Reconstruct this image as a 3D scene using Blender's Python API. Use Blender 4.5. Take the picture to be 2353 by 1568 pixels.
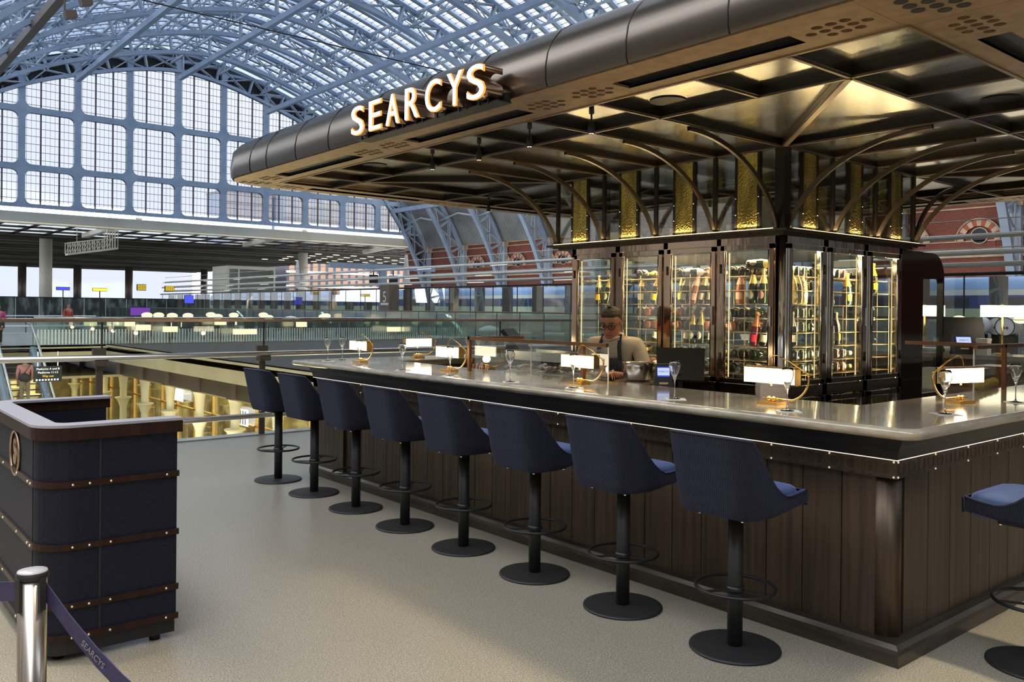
import bpy, bmesh, math, random
from mathutils import Vector, Matrix
from math import sin, cos, pi, radians, sqrt, atan2, hypot
random.seed(7)
for o in list(bpy.data.objects): bpy.data.objects.remove(o)
scn = bpy.context.scene
COL = scn.collection
# ---------------------------------------------------------------- camera
cam = bpy.data.cameras.new('camera'); camo = bpy.data.objects.new('camera', cam); COL.objects.link(camo)
YAW, PITCH, ROLL, F, V0 = .6947, -.0041, .0097, 1966.85, 721.4
camo.location = (-3.8449, -1.8676, 1.6)
fw = Vector((sin(YAW), cos(YAW), 0)); rt = Vector((cos(YAW), -sin(YAW), 0)); up = Vector((0, 0, 1))
f2 = fw*cos(PITCH)+up*sin(PITCH); u2 = up*cos(PITCH)-fw*sin(PITCH)
r3 = rt*cos(ROLL)+u2*sin(ROLL); u3 = u2*cos(ROLL)-rt*sin(ROLL)
camo.rotation_euler = Matrix((r3, u3, -f2)).transposed().to_euler()
cam.sensor_width = 36; cam.lens = 36*F/2353; cam.shift_y = -(784-V0)/2353
cam.clip_start = .05; cam.clip_end = 1500
scn.camera = camo
# ---------------------------------------------------------------- world + exposure
w = bpy.data.worlds.new('sky'); scn.world = w; w.use_nodes = True
nt = w.node_tree; nt.nodes.clear()
bgn = nt.nodes.new('ShaderNodeBackground'); out = nt.nodes.new('ShaderNodeOutputWorld')
tc = nt.nodes.new('ShaderNodeTexCoord'); nz = nt.nodes.new('ShaderNodeTexNoise'); cr = nt.nodes.new('ShaderNodeValToRGB')
nz.inputs['Scale'].default_value = 2.0
cr.color_ramp.elements[0].position = .3; cr.color_ramp.elements[0].color = (.80, .86, .97, 1)
cr.color_ramp.elements[1].position = .7; cr.color_ramp.elements[1].color = (.95, .97, 1, 1)
nt.links.new(tc.outputs['Generated'], nz.inputs['Vector']); nt.links.new(nz.outputs['Fac'], cr.inputs['Fac'])
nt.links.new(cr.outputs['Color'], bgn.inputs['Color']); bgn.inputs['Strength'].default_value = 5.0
nt.links.new(bgn.outputs['Background'], out.inputs['Surface'])
scn.view_settings.view_transform = 'Standard'; scn.view_settings.look = 'None'
scn.view_settings.exposure = 0.0; scn.view_settings.gamma = 1.0
try: scn.view_settings.use_curve_mapping = False
except Exception: pass
cy = scn.cycles
cy.max_bounces = 12; cy.diffuse_bounces = 3; cy.glossy_bounces = 4; cy.transmission_bounces = 8; cy.transparent_max_bounces = 24
cy.sample_clamp_indirect = 4.0; cy.caustics_reflective = False; cy.caustics_refractive = False

def light(name, kind, loc, energy, color=(1, .78, .5), size=.1, size_y=None, target=None, spot=None, rot=None, label=None):
    l = bpy.data.lights.new(name, kind); l.energy = energy; l.color = color
    if kind == 'AREA':
        l.size = size
        if size_y: l.shape = 'RECTANGLE'; l.size_y = size_y
    else: l.shadow_soft_size = size
    if kind == 'SPOT': l.spot_size = spot or 1.2; l.spot_blend = .6
    o = bpy.data.objects.new(name, l); COL.objects.link(o); o.location = loc
    if target is not None: o.rotation_euler = (Vector(target)-Vector(loc)).to_track_quat('-Z', 'Y').to_euler()
    if rot: o.rotation_euler = rot
    return o
WARM = (1, .74, .42)
# arcade on the lower level: its ceiling lamps and an added fill
for yy in (14, 20, 26, 32, 38, 44):
    light('arcade_light', 'AREA', (10.2, yy, -1.5), 110, (1, .82, .42), 3.0, 5.0, rot=(0, 0, 0))
for yy in (13, 21, 29):  # fill added to shine up at the column fronts, no lamp stands there
    light('arcade_light', 'AREA', (5.6, yy, -5.9), 420, (1, .84, .5), 4.0, 5.0, rot=(pi, 0, 0))
light('arcade_light', 'AREA', (2.5, 44, -1.5), 600, (1, .82, .42), 9.0, 8.0, rot=(0, 0, 0))
# added fill that brightens the trains and the brick wall, clear of the tubes
for yy in (8, 24, 40, 56, 72):
    light('platform_fill', 'AREA', (36.0, yy, 5.4), 1900, (1, .90, .76), 1.0, 12.0, target=(61, yy, 6.0))
    light('platform_fill', 'AREA', (29.0, yy, 4.2), 170, (1, .96, .88), .4, 12.0, target=(31.5, yy, 1.6))
# display light inside the wine cabinet
light('cabinet_light', 'AREA', (1.63, 2.6, 2.08), 30, WARM, .12, 2.0, rot=(0, 0, 0))
light('cabinet_light', 'AREA', (2.36, 1.70, 2.08), 22, WARM, 1.6, .12, rot=(0, 0, 0))
for yy in (1.64, 2.15, 2.67, 3.20): light('door_strip_light', 'AREA', (1.545, yy, 1.55), 6.0, (1, .76, .42), .02, 1.0, target=(2.0, yy+.3, 1.5))
for xx in (2.0, 2.6, 3.18): light('door_strip_light', 'AREA', (xx, 1.61, 1.55), 6.0, (1, .76, .42), .02, 1.0, target=(xx-.3, 2.1, 1.5))
# lantern uplights lying on the cabinet cornice
light('uplight', 'AREA', (1.462, 2.72, 2.225), 9, (1, .76, .40), .03, 2.2, rot=(pi, 0, 0))
light('uplight', 'AREA', (2.45, 1.527, 2.225), 8, (1, .76, .40), 1.8, .03, rot=(pi, 0, 0))
# warm fill added over the deck to lift the floor, no fixtures
for p in ((-3.5, -1.5, 16), (-5, 4, 16), (1.5, -4, 17)): light('floor_fill', 'SPOT', p, 10000, (1, .84, .60), .5, target=(p[0]+.3, p[1]+.6, 0), spot=.9)
# under-canopy downlights and an added fill
for p in [(-.19, 3.47), (-.18, 2.91), (-.24, 2.3), (-.24, 1.74)]:
    light('downlight', 'SPOT', (p[0], p[1], 2.60), 9, WARM, .02, target=(p[0]+.1, p[1], 0), spot=1.5)
light('downlight', 'SPOT', (2.0, .1, 2.6), 8, WARM, .02, target=(1.7, .1, 0), spot=1.5)
light('downlight', 'SPOT', (.8, 2.6, 2.66), 5, WARM, .03, target=(.7, 2.6, 0), spot=1.9); light('downlight', 'SPOT', (1.0, 2.9, 2.7), 16, WARM, .03, target=(1.0, 2.85, 0), spot=1.3)  # the second is fill added to brighten the bartender, without a fixture
# ---------------------------------------------------------------- mesh builder
class MB:
    def __init__(s): s.v = []; s.f = []; s.sm = []; s.uv = {}
    def add(s, vs, fs, smooth=False):
        n = len(s.v); s.v.extend(tuple(v) for v in vs)
        for f in fs: s.f.append(tuple(i+n for i in f)); s.sm.append(smooth)
        return s
    def box(s, x0, y0, z0, x1, y1, z1):
        x0, x1 = min(x0, x1), max(x0, x1); y0, y1 = min(y0, y1), max(y0, y1); z0, z1 = min(z0, z1), max(z0, z1)
        return s.add([(x0,y0,z0),(x1,y0,z0),(x1,y1,z0),(x0,y1,z0),(x0,y0,z1),(x1,y0,z1),(x1,y1,z1),(x0,y1,z1)],
              [(0,3,2,1),(4,5,6,7),(0,1,5,4),(1,2,6,5),(2,3,7,6),(3,0,4,7)])
    def bar(s, a, b, w, h, upv=(0, 0, 1)):
        a = Vector(a); b = Vector(b); d = (b-a).normalized(); u = Vector(upv)
        if abs(d.dot(u)) > .98: u = Vector((1, 0, 0))
        sd = d.cross(u).normalized()*w/2; u = sd.cross(d).normalized()*h/2
        vs = [p+i*sd+j*u for p in (a, b) for i, j in ((-1,-1),(1,-1),(1,1),(-1,1))]
        return s.add(vs, [(0,1,2,3),(7,6,5,4),(0,4,5,1),(1,5,6,2),(2,6,7,3),(3,7,4,0)])
    def tube(s, pts, r, n=8, closed=False, smooth=True, cap=True):
        pts = [Vector(p) for p in pts]; m = len(pts); rings = []; prev = None
        for i, p in enumerate(pts):
            if closed: d = pts[(i+1) % m]-pts[i-1]
            else: d = pts[min(i+1, m-1)]-pts[max(i-1, 0)]
            d.normalize()
            if prev is None:
                u = Vector((0, 0, 1)) if abs(d.z) < .9 else Vector((1, 0, 0))
                u = (u-d*u.dot(d)).normalized()
            else: u = (prev-d*prev.dot(d)).normalized()
            prev = u; q = d.cross(u); rr = r[i] if isinstance(r, (list, tuple)) else r
            rings.append([p+(u*cos(2*pi*k/n)+q*sin(2*pi*k/n))*rr for k in range(n)])
        vs = [v for R in rings for v in R]; fs = []
        for i in range(m if closed else m-1):
            j = (i+1) % m
            for k in range(n): fs.append((i*n+k, i*n+(k+1) % n, j*n+(k+1) % n, j*n+k))
        s.add(vs, fs, smooth)
        if cap and not closed:
            s.add(rings[0], [tuple(range(n))[::-1]]); s.add(rings[-1], [tuple(range(n))])
        return s
    def lathe(s, prof, c=(0, 0, 0), n=24, smooth=True):
        vs = []; fs = []; m = len(prof)
        for r, z in prof:
            for k in range(n): vs.append((c[0]+r*cos(2*pi*k/n), c[1]+r*sin(2*pi*k/n), c[2]+z))
        for i in range(m-1):
            for k in range(n): fs.append((i*n+k, i*n+(k+1) % n, (i+1)*n+(k+1) % n, (i+1)*n+k))
        return s.add(vs, fs, smooth)
    def cyl(s, c, r, z0, z1, n=24): return s.lathe([(0, z0), (r, z0)], c, n, False).lathe([(r, z0), (r, z1)], c, n).lathe([(r, z1), (0, z1)], c, n, False)
    def prism(s, poly, z0, z1):
        n = len(poly); vs = [(x, y, z0) for x, y in poly]+[(x, y, z1) for x, y in poly]
        return s.add(vs, [tuple(range(n))[::-1], tuple(range(n, 2*n))]+[(i, (i+1) % n, (i+1) % n+n, i+n) for i in range(n)])
    def sphere(s, c, r, n=16, m=10, sc=(1, 1, 1)):
        vs = []; fs = []
        for i in range(m+1):
            t = pi*i/m
            for k in range(n): vs.append((c[0]+sc[0]*r*sin(t)*cos(2*pi*k/n), c[1]+sc[1]*r*sin(t)*sin(2*pi*k/n), c[2]-sc[2]*r*cos(t)))
        for i in range(m):
            for k in range(n): fs.append((i*n+k, i*n+(k+1) % n, (i+1)*n+(k+1) % n, (i+1)*n+k))
        return s.add(vs, fs, True)
    def grid(s, rows, smooth=True, closed=False):
        m = len(rows); n = len(rows[0]); fs = []
        for i in range(m-1):
            for k in range(n if closed else n-1): fs.append((i*n+k, i*n+(k+1) % n, (i+1)*n+(k+1) % n, (i+1)*n+k))
        return s.add([p for r in rows for p in r], fs, smooth)
    def quad(s, *p): return s.add(p, [tuple(range(len(p)))])
    def xf(s, M, start=0):
        for i in range(start, len(s.v)): s.v[i] = tuple(M @ Vector(s.v[i]))
        return s
    def build(s, name, m, parent=None, fix=True):
        me = bpy.data.meshes.new(name); me.from_pydata(s.v, [], s.f)
        me.polygons.foreach_set('use_smooth', s.sm)
        if fix and len(s.f) < 60000:
            b = bmesh.new(); b.from_mesh(me); bmesh.ops.remove_doubles(b, verts=b.verts, dist=1e-5)
            bmesh.ops.recalc_face_normals(b, faces=b.faces); b.to_mesh(me); b.free()
        if m: me.materials.append(m)
        o = bpy.data.objects.new(name, me); COL.objects.link(o)
        if parent is not None: o.parent = parent
        return o
def thing(name, label=None, cat=None, loc=(0, 0, 0), rz=0, group=None, kind=None):
    o = bpy.data.objects.new(name, None); COL.objects.link(o); o.location = loc; o.rotation_euler = (0, 0, rz)
    o.empty_display_size = .1
    return tag(o, label, cat, group, kind)
def tag(o, label=None, cat=None, group=None, kind=None):
    if label: o['label'] = label
    if cat: o['category'] = cat
    if group: o['group'] = group
    if kind: o['kind'] = kind
    return o
def dup(root, loc, rz=0, label=None, group=None):
    def cp(o, par):
        c = o.copy(); COL.objects.link(c)
        if par is not None: c.parent = par; c.matrix_parent_inverse = o.matrix_parent_inverse
        for ch in KIDS.get(o.name, []) or [x for x in o.children]: cp(ch, c)
        return c
    r = cp(root, None); r.location = loc; r.rotation_euler = (0, 0, rz)
    if label: r['label'] = label
    if group: r['group'] = group
    return r
KIDS = {}
def text_mesh(txt, size, extrude=.002, bold=0.0):
    c = bpy.data.curves.new('t', 'FONT'); c.body = txt; c.size = size; c.extrude = extrude; c.offset = bold
    c.align_x = 'CENTER'; c.align_y = 'CENTER'; c.resolution_u = 4
    o = bpy.data.objects.new('t', c); COL.objects.link(o)
    dg = bpy.context.evaluated_depsgraph_get(); dg.update()
    me = bpy.data.meshes.new_from_object(o.evaluated_get(dg)); bpy.data.objects.remove(o)
    return me
def text_obj(name, txt, size, m, parent, M, extrude=.001, bold=0.0):
    me = text_mesh(txt, size, extrude, bold); me.transform(M); me.materials.clear(); me.materials.append(m)
    o = bpy.data.objects.new(name, me); COL.objects.link(o)
    if parent is not None: o.parent = parent
    return o
def parts(name, m, parent, mbs):
    return [b.build(name, m, parent) for b in mbs]
def clones(o, offs):
    for d in offs:
        c = o.copy(); COL.objects.link(c); c.parent = o.parent; c.matrix_parent_inverse = o.matrix_parent_inverse; c.location = Vector(o.location)+Vector(d)
# ---------------------------------------------------------------- materials
def mat(name, col=(.5, .5, .5), rough=.5, metal=0, emit=None, es=0, noise=None, bump=None, spec=None, alpha=None, wave=None, coat=0, sheen=0):
    m = bpy.data.materials.new(name); m.use_nodes = True; n = m.node_tree.nodes; l = m.node_tree.links
    b = n['Principled BSDF']; b.inputs['Base Color'].default_value = (*col, 1); b.inputs['Roughness'].default_value = rough
    b.inputs['Metallic'].default_value = metal
    if coat: b.inputs['Coat Weight'].default_value = coat; b.inputs['Coat Roughness'].default_value = .05
    if sheen: b.inputs['Sheen Weight'].default_value = sheen; b.inputs['Sheen Tint'].default_value = (.4, .5, 1, 1); b.inputs['Sheen Roughness'].default_value = .4
    if emit: b.inputs['Emission Color'].default_value = (*emit, 1); b.inputs['Emission Strength'].default_value = es
    if spec is not None: b.inputs['Specular IOR Level'].default_value = spec
    t = n.new('ShaderNodeTexCoord')
    if noise:  # (scale xyz, colour2, detail, contrast lo, hi)
        sc, c2, lo, hi = noise
        mp = n.new('ShaderNodeMapping'); mp.inputs['Scale'].default_value = sc; l.new(t.outputs['Object'], mp.inputs['Vector'])
        nz = n.new('ShaderNodeTexNoise'); nz.inputs['Scale'].default_value = 1; nz.inputs['Detail'].default_value = 5; l.new(mp.outputs[0], nz.inputs['Vector'])
        r = n.new('ShaderNodeValToRGB'); r.color_ramp.elements[0].position = lo; r.color_ramp.elements[1].position = hi
        r.color_ramp.elements[0].color = (*col, 1); r.color_ramp.elements[1].color = (*c2, 1)
        l.new(nz.outputs['Fac'], r.inputs['Fac']); l.new(r.outputs['Color'], b.inputs['Base Color'])
    if bump:  # (scale xyz, strength, distance)
        sc, st, ds = bump
        mp = n.new('ShaderNodeMapping'); mp.inputs['Scale'].default_value = sc; l.new(t.outputs['Object'], mp.inputs['Vector'])
        nz = n.new('ShaderNodeTexNoise'); nz.inputs['Scale'].default_value = 1; nz.inputs['Detail'].default_value = 3; l.new(mp.outputs[0], nz.inputs['Vector'])
        bp = n.new('ShaderNodeBump'); bp.inputs['Strength'].default_value = st; bp.inputs['Distance'].default_value = ds
        l.new(nz.outputs['Fac'], bp.inputs['Height']); l.new(bp.outputs['Normal'], b.inputs['Normal'])
    return m
def glass(name, tint=(.92, .96, .95), refl=.1, rough=.02, fmax=.7):
    m = bpy.data.materials.new(name); m.use_nodes = True; n = m.node_tree.nodes; l = m.node_tree.links; n.clear()
    o = n.new('ShaderNodeOutputMaterial'); tr = n.new('ShaderNodeBsdfTransparent'); tr.inputs[0].default_value = (*tint, 1)
    g = n.new('ShaderNodeBsdfGlossy'); g.inputs['Roughness'].default_value = rough
    lw = n.new('ShaderNodeLayerWeight'); lw.inputs['Blend'].default_value = .25
    mr = n.new('ShaderNodeMapRange'); mr.inputs['To Min'].default_value = refl; mr.inputs['To Max'].default_value = fmax
    l.new(lw.outputs['Facing'], mr.inputs['Value'])
    mx = n.new('ShaderNodeMixShader'); l.new(mr.outputs[0], mx.inputs[0]); l.new(tr.outputs[0], mx.inputs[1]); l.new(g.outputs[0], mx.inputs[2])
    l.new(mx.outputs[0], o.inputs['Surface']); return m
def emis(name, col, s):
    m = bpy.data.materials.new(name); m.use_nodes = True; n = m.node_tree.nodes; l = m.node_tree.links; n.clear()
    o = n.new('ShaderNodeOutputMaterial'); e = n.new('ShaderNodeEmission'); e.inputs[0].default_value = (*col, 1); e.inputs[1].default_value = s
    l.new(e.outputs[0], o.inputs['Surface']); return m
def nodes(m): return m.node_tree.nodes, m.node_tree.links, m.node_tree.nodes['Principled BSDF']
def bands(m, axis, period, duty, c2, coord='Object'):
    """stripes: colour c2 where frac(coord/period) < duty"""
    n, l, b = nodes(m); t = n.new('ShaderNodeTexCoord'); s = n.new('ShaderNodeSeparateXYZ'); l.new(t.outputs[coord], s.inputs[0])
    d = n.new('ShaderNodeMath'); d.operation = 'DIVIDE'; d.inputs[1].default_value = period; l.new(s.outputs[axis], d.inputs[0])
    fr = n.new('ShaderNodeMath'); fr.operation = 'FRACT'; l.new(d.outputs[0], fr.inputs[0])
    lt = n.new('ShaderNodeMath'); lt.operation = 'LESS_THAN'; lt.inputs[1].default_value = duty; l.new(fr.outputs[0], lt.inputs[0])
    mx = n.new('ShaderNodeMix'); mx.data_type = 'RGBA'; l.new(lt.outputs[0], mx.inputs['Factor'])
    src = b.inputs['Base Color']
    if src.is_linked: l.new(src.links[0].from_socket, mx.inputs['A'])
    else: mx.inputs['A'].default_value = src.default_value
    mx.inputs['B'].default_value = (*c2, 1); l.new(mx.outputs['Result'], b.inputs['Base Color']); return m
M = {}
M['floor'] = mat('floor', (.175, .155, .115), .33, noise=((150, 150, 150), (.50, .455, .36), .36, .64))
_n, _l, _b = nodes(M['floor'])
_t = _n.new('ShaderNodeTexCoord'); _v = _n.new('ShaderNodeTexVoronoi'); _v.inputs['Scale'].default_value = 150; _l.new(_t.outputs['Object'], _v.inputs['Vector'])
_z = _n.new('ShaderNodeTexNoise'); _z.inputs['Scale'].default_value = 1.6; _z.inputs['Detail'].default_value = 6; _l.new(_t.outputs['Object'], _z.inputs['Vector'])
_r = _n.new('ShaderNodeMapRange'); _r.inputs['From Min'].default_value = .35; _r.inputs['From Max'].default_value = .7; _r.inputs['To Min'].default_value = .24; _r.inputs['To Max'].default_value = .36
_b.inputs['Roughness'].default_value = .30
_m = _n.new('ShaderNodeMix'); _m.data_type = 'RGBA'; _m.blend_type = 'MULTIPLY'; _m.inputs['Factor'].default_value = .30
_l.new(_b.inputs['Base Color'].links[0].from_socket, _m.inputs['A']); _l.new(_v.outputs['Distance'], _m.inputs['B']); _l.new(_m.outputs['Result'], _b.inputs['Base Color'])
M['blue'] = mat('blue_paint', (.22, .30, .42), .45, noise=((.8, .8, .8), (.29, .375, .50), .35, .7))
M['blue2'] = mat('blue_grey_paint', (.34, .41, .50), .5)
M['cream'] = mat('cream_paint', (.74, .70, .58), .5, noise=((.3, .3, .3), (.62, .58, .47), .4, .7))
M['roofdark'] = bands(mat('dark_soffit', (.085, .075, .062), .8, noise=((.2, 1.2, 1), (.04, .036, .03), .4, .6)), 'Y', 1.6, .22, (.17, .155, .12))
M['gable'] = mat('gable_dark', (.03, .032, .035), .8)
M['board'] = bands(mat('roof_boarding', (.22, .235, .24), .7, noise=((.4, .4, .4), (.14, .15, .155), .4, .65)), 'Y', .5, .1, (.08, .085, .09))
M['darkbar'] = mat('glazing_bar', (.10, .08, .10), .5)
M['pane'] = glass('roof_glass', (.72, .75, .80), .04, .1, .3)
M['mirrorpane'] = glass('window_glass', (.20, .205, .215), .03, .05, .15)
M['clear'] = glass('clear_glass', (.93, .97, .96), .05, .01, .55)
M['green'] = glass('green_tinted_glass', (.74, .88, .84), .24, .18, .6)
M['frit'] = mat('white_frit', (.85, .88, .82), .5)
M['steel'] = mat('brushed_steel', (.60, .58, .55), .22, 1)
M['bronze_post'] = mat('bronze_post', (.14, .11, .09), .45, .5)
M['brick'] = None
M['lowcream'] = mat('arcade_plaster', (.66, .56, .34), .7, noise=((.8, .8, .8), (.55, .46, .27), .4, .7))
M['concrete'] = mat('deck_concrete', (.062, .052, .042), .8, noise=((2, 2, 2), (.09, .078, .062), .4, .7))
M['black'] = mat('black_metal', (.012, .012, .014), .42, .3)
M['matte'] = mat('matte_black', (.012, .012, .013), .55)
M['brass'] = mat('brass', (.83, .53, .16), .22, 1)
M['bronze'] = mat('bronze_metal', (.115, .082, .055), .42, .75, noise=((30, 30, 1.2), (.06, .045, .032), .35, .7))
M['plinth'] = mat('plinth_metal', (.10, .085, .07), .35, .8, noise=((3, 3, 10), (.06, .05, .042), .4, .7))
M['cornice'] = mat('blackened_steel', (.022, .022, .023), .42, .5)
M['copperframe'] = mat('polished_copper_steel', (.46, .35, .27), .12, 1, bump=((9, 9, 2.5), .18, .01))
M['chrome'] = mat('polished_steel', (.70, .68, .65), .10, 1, bump=((9, 9, 2.0), .35, .012))
M['fascia'] = mat('canopy_fascia', (.125, .105, .085), .27, .9, noise=((1.5, 1.5, 30), (.10, .085, .072), .35, .7))
M['soffit'] = mat('canopy_soffit', (.42, .28, .16), .42, .6, noise=((14, 14, 14), (.34, .22, .125), .4, .65))
M['ceilpanel'] = mat('canopy_ceiling_panel', (.80, .78, .70), .22, 1, noise=((60, 3, 3), (.55, .53, .47), .35, .7), bump=((4, 4, 4), .05, .01))
M['beam'] = mat('canopy_beam', (.02, .016, .013), .32, .5)
M['beamedge'] = mat('beam_edge', (.30, .22, .15), .35, .9)
M['marble'] = mat('counter_stone', (.29, .245, .175), .13, 0, noise=((3, 7, 20), (.50, .44, .33), .33, .68), coat=.5)
M['velvet'] = None
M['shade'] = emis('lamp_shade', (1, .84, .58), 5.0)
M['led'] = emis('led_warm', (1, .72, .32), 1.5)
M['ledw'] = emis('led_line', (1, .86, .68), 2.2)
M['paper'] = mat('paper', (.75, .72, .66), .8)
M['white'] = mat('white_plastic', (.8, .8, .8), .4)
M['yellow_led'] = emis('display_amber', (1, .55, .04), 2.2)
# ================================================================ the train shed
AX = 28.5; YE = 94.0; PITCHR = 8.05
PD = [(0, 27.7), (5, 26.95), (10, 25.5), (15, 23.75), (20, 21.0), (25, 16.9), (29, 11.6), (31, 7.8), (32.3, 4.0), (33, 0.0)]
def arch_z(d):
    d = abs(d)
    for (a, za), (b, zb) in zip(PD, PD[1:]):
        if d <= b:
            t = (d-a)/(b-a)
            return za+(zb-za)*t
    return 0
def arch_pts(off=0.0, n=15, dmin=-33, dmax=33):
    """points (x,z) along the arch, offset outwards"""
    base = []
    ks = [(-d, z) for d, z in PD[::-1]]+PD[1:]
    for (a, za), (b, zb) in zip(ks, ks[1:]):
        st = 4
        for i in range(st): base.append((a+(b-a)*i/st, za+(zb-za)*i/st))
    base.append(ks[-1])
    for _ in range(3):   # smooth
        base = [base[0]]+[((base[i-1][0]+2*base[i][0]+base[i+1][0])/4, (base[i-1][1]+2*base[i][1]+base[i+1][1])/4) for i in range(1, len(base)-1)]+[base[-1]]
    o = []
    for i, (x, z) in enumerate(base):
        p = base[max(i-1, 0)]; q = base[min(i+1, len(base)-1)]
        tx, tz = q[0]-p[0], q[1]-p[1]; L = hypot(tx, tz)
        nx, nz_ = -tz/L, tx/L
        if dmin <= x <= dmax: o.append((x+nx*off, z+nz_*off))
    return o
def sweep_y(mb, pts, y0, y1, h):
    """box section of depth h following pts, between y0 and y1"""
    rows = []
    n = len(pts)
    for i, (x, z) in enumerate(pts):
        p = pts[max(i-1, 0)]; q = pts[min(i+1, n-1)]; L = hypot(q[0]-p[0], q[1]-p[1])
        nx, nz_ = -(q[1]-p[1])/L*h/2, (q[0]-p[0])/L*h/2
        X = AX+x
        rows.append([(X-nx, y0, z-nz_), (X-nx, y1, z-nz_), (X+nx, y1, z+nz_), (X+nx, y0, z+nz_)])
    mb.grid(rows, False, True)
INN = arch_pts(0); OUT = arch_pts(1.9); TOP = arch_pts(2.5)
def rib(dark=False):
    r = thing('roof_truss')
    a = MB(); sweep_y(a, arch_pts(.0), -.28, .28, .34); a.build('lower_chord', M['blue'], r)
    a = MB(); sweep_y(a, arch_pts(1.9), -.28, .28, .28); a.build('upper_chord', M['blue'], r)
    b = MB(); n = len(INN); st = 3
    for i in range(0, n-1, st):
        j = min(i+st, n-1)
        for yy in (-.2, .2):
            A = (AX+INN[i][0], yy, INN[i][1]); B = (AX+OUT[i][0], yy, OUT[i][1]); C_ = (AX+INN[j][0], yy, INN[j][1]); D = (AX+OUT[j][0], yy, OUT[j][1])
            b.bar(A, B, .16, .16, (0, 1, 0)); b.bar(A, D, .10, .10, (0, 1, 0)); b.bar(B, C_, .10, .10, (0, 1, 0))
    b.build('lattice', M['blue2'], r)
    return r
rb = rib(); NR = 11
ordn = ['against the great end window', 'second out from the end window', 'third out from the end window', 'fourth out from the end window', 'fifth out from the end window', 'sixth out from the end window', 'seventh out from the end window', 'eighth out from the end window', 'ninth out from the end window, foot behind the bar', 'tenth out from the end window, behind the bar right end', 'nearest to the bar, its top passing over the canopy']
for i in range(NR):
    y = YE-i*PITCHR
    lab = 'blue iron lattice roof arch, '+ordn[i]
    if i == 0: rb.location = (0, y, 0); tag(rb, lab, 'roof arch', 'lattice arches of the station roof'); cur = rb
    else: cur = dup(rb, (0, y, 0), 0, lab)
# purlins: long lattice girders between the arches
y0p = YE-10*PITCHR-3
for k, d in enumerate([-21, -16, -11, -6, -1.5, 4.5, 9.5, 14.5, 19, 23, 26.5]):
    i = min(range(len(OUT)), key=lambda q: abs(OUT[q][0]-d))
    x, z = OUT[i]; xi, zi = INN[i]; mx, mz = x+(xi-x)*.62, z+(zi-z)*.62
    g = MB(); g.bar((AX+x, y0p, z), (AX+x, YE, z), .22, .22); g.bar((AX+mx, y0p, mz), (AX+mx, YE, mz), .18, .18)
    yy = y0p+3
    while yy < YE-.1:
        m_ = yy+PITCHR/2
        for q in (0, 1, 2, 3):
            ya = yy+q*PITCHR/4; yb = ya+PITCHR/4
            if q % 2 == 0: g.bar((AX+mx, ya, mz), (AX+x, yb, z), .09, .09)
            else: g.bar((AX+x, ya, z), (AX+mx, yb, mz), .09, .09)
            g.bar((AX+mx, ya, mz), (AX+x, ya, z), .09, .09)
        yy += PITCHR
    o = g.build('roof_purlin', M['blue2'])
    tag(o, ['', ][0] or 'blue lattice girder along the roof, %s' % ['lowest seen on the left slope', 'second up the left slope', 'third up the left slope', 'fourth up the left slope', 'just left of the ridge', 'just right of the ridge', 'second down the right slope', 'third down the right slope', 'fourth down the right slope', 'fifth down the right slope', 'lowest on the right, at the boarding edge'][k], 'girder', 'lattice girders of the station roof')
# long plain beams hung below the arches
for k, (x, z) in enumerate([(17.5, 24.3), (27.6, 26.3), (37.4, 24.1), (54.4, 14.1)]):
    o = MB().bar((x, y0p+20, z), (x, YE-2, z), .42, .5).build('hanging_beam', M['blue'])
    tag(o, 'long straight blue beam under the roof arches, %s' % ['leftmost of the four', 'second from the left', 'ending at the shoulder of the end window', 'low on the right by the boarding'][k], 'beam', 'straight beams under the arches')
o = MB().bar((8, 20, 20.0), (8, 92, 20.0), .5, .6).build('cable_tray', M['bronze_post'])
tag(o, 'dark grey cable tray running under the roof at the top left corner', 'cable tray')
o = MB().tube([(5.5, 30, 12.5), (18.1, 30, 12.4), (31, 30, 12.5), (42, 30, 12.6)], .028, 5).build('cable', M['matte'])
tag(o, 'thin black cable strung across under the glass roof', 'cable')
for k, (x, z, px) in enumerate([(6.2, 16.0, 0), (6.9, 16.8, 0)]):
    t = thing('floodlight', 'dark floodlight with square head at the top left of the roof, %s one' % ['lower', 'upper'][k], 'floodlight', (x, 45, z), group='floodlights at the top left')
    MB().bar((0, 0, 0), (.5, 0, .15), .55, .35).build('head', M['bronze_post'], t); MB().bar((0, 0, .1), (0, 0, 1.4), .08, .08).build('bracket', M['bronze_post'], t)
# roof covering: glass strips between rafters, boards lower down
ceil = thing('ceiling', kind='structure')
raf = MB(); gb = MB(); gl = MB(); gut = MB()
gp = arch_pts(2.5, dmin=-27, dmax=25.5)
NS = 5; Y = y0p-3
while Y < YE-.01:
    for s_ in range(NS):
        ya = Y+PITCHR/NS*s_; gw = PITCHR/NS
        sweep_y(raf, gp, ya-.09, ya+.09, .34); 
        sweep_y(gut, [(x, z) for x, z in gp], ya+.09, ya+.52, .06)
        sweep_y(raf, gp, ya+.50, ya+.62, .22)
    Y += PITCHR
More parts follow.
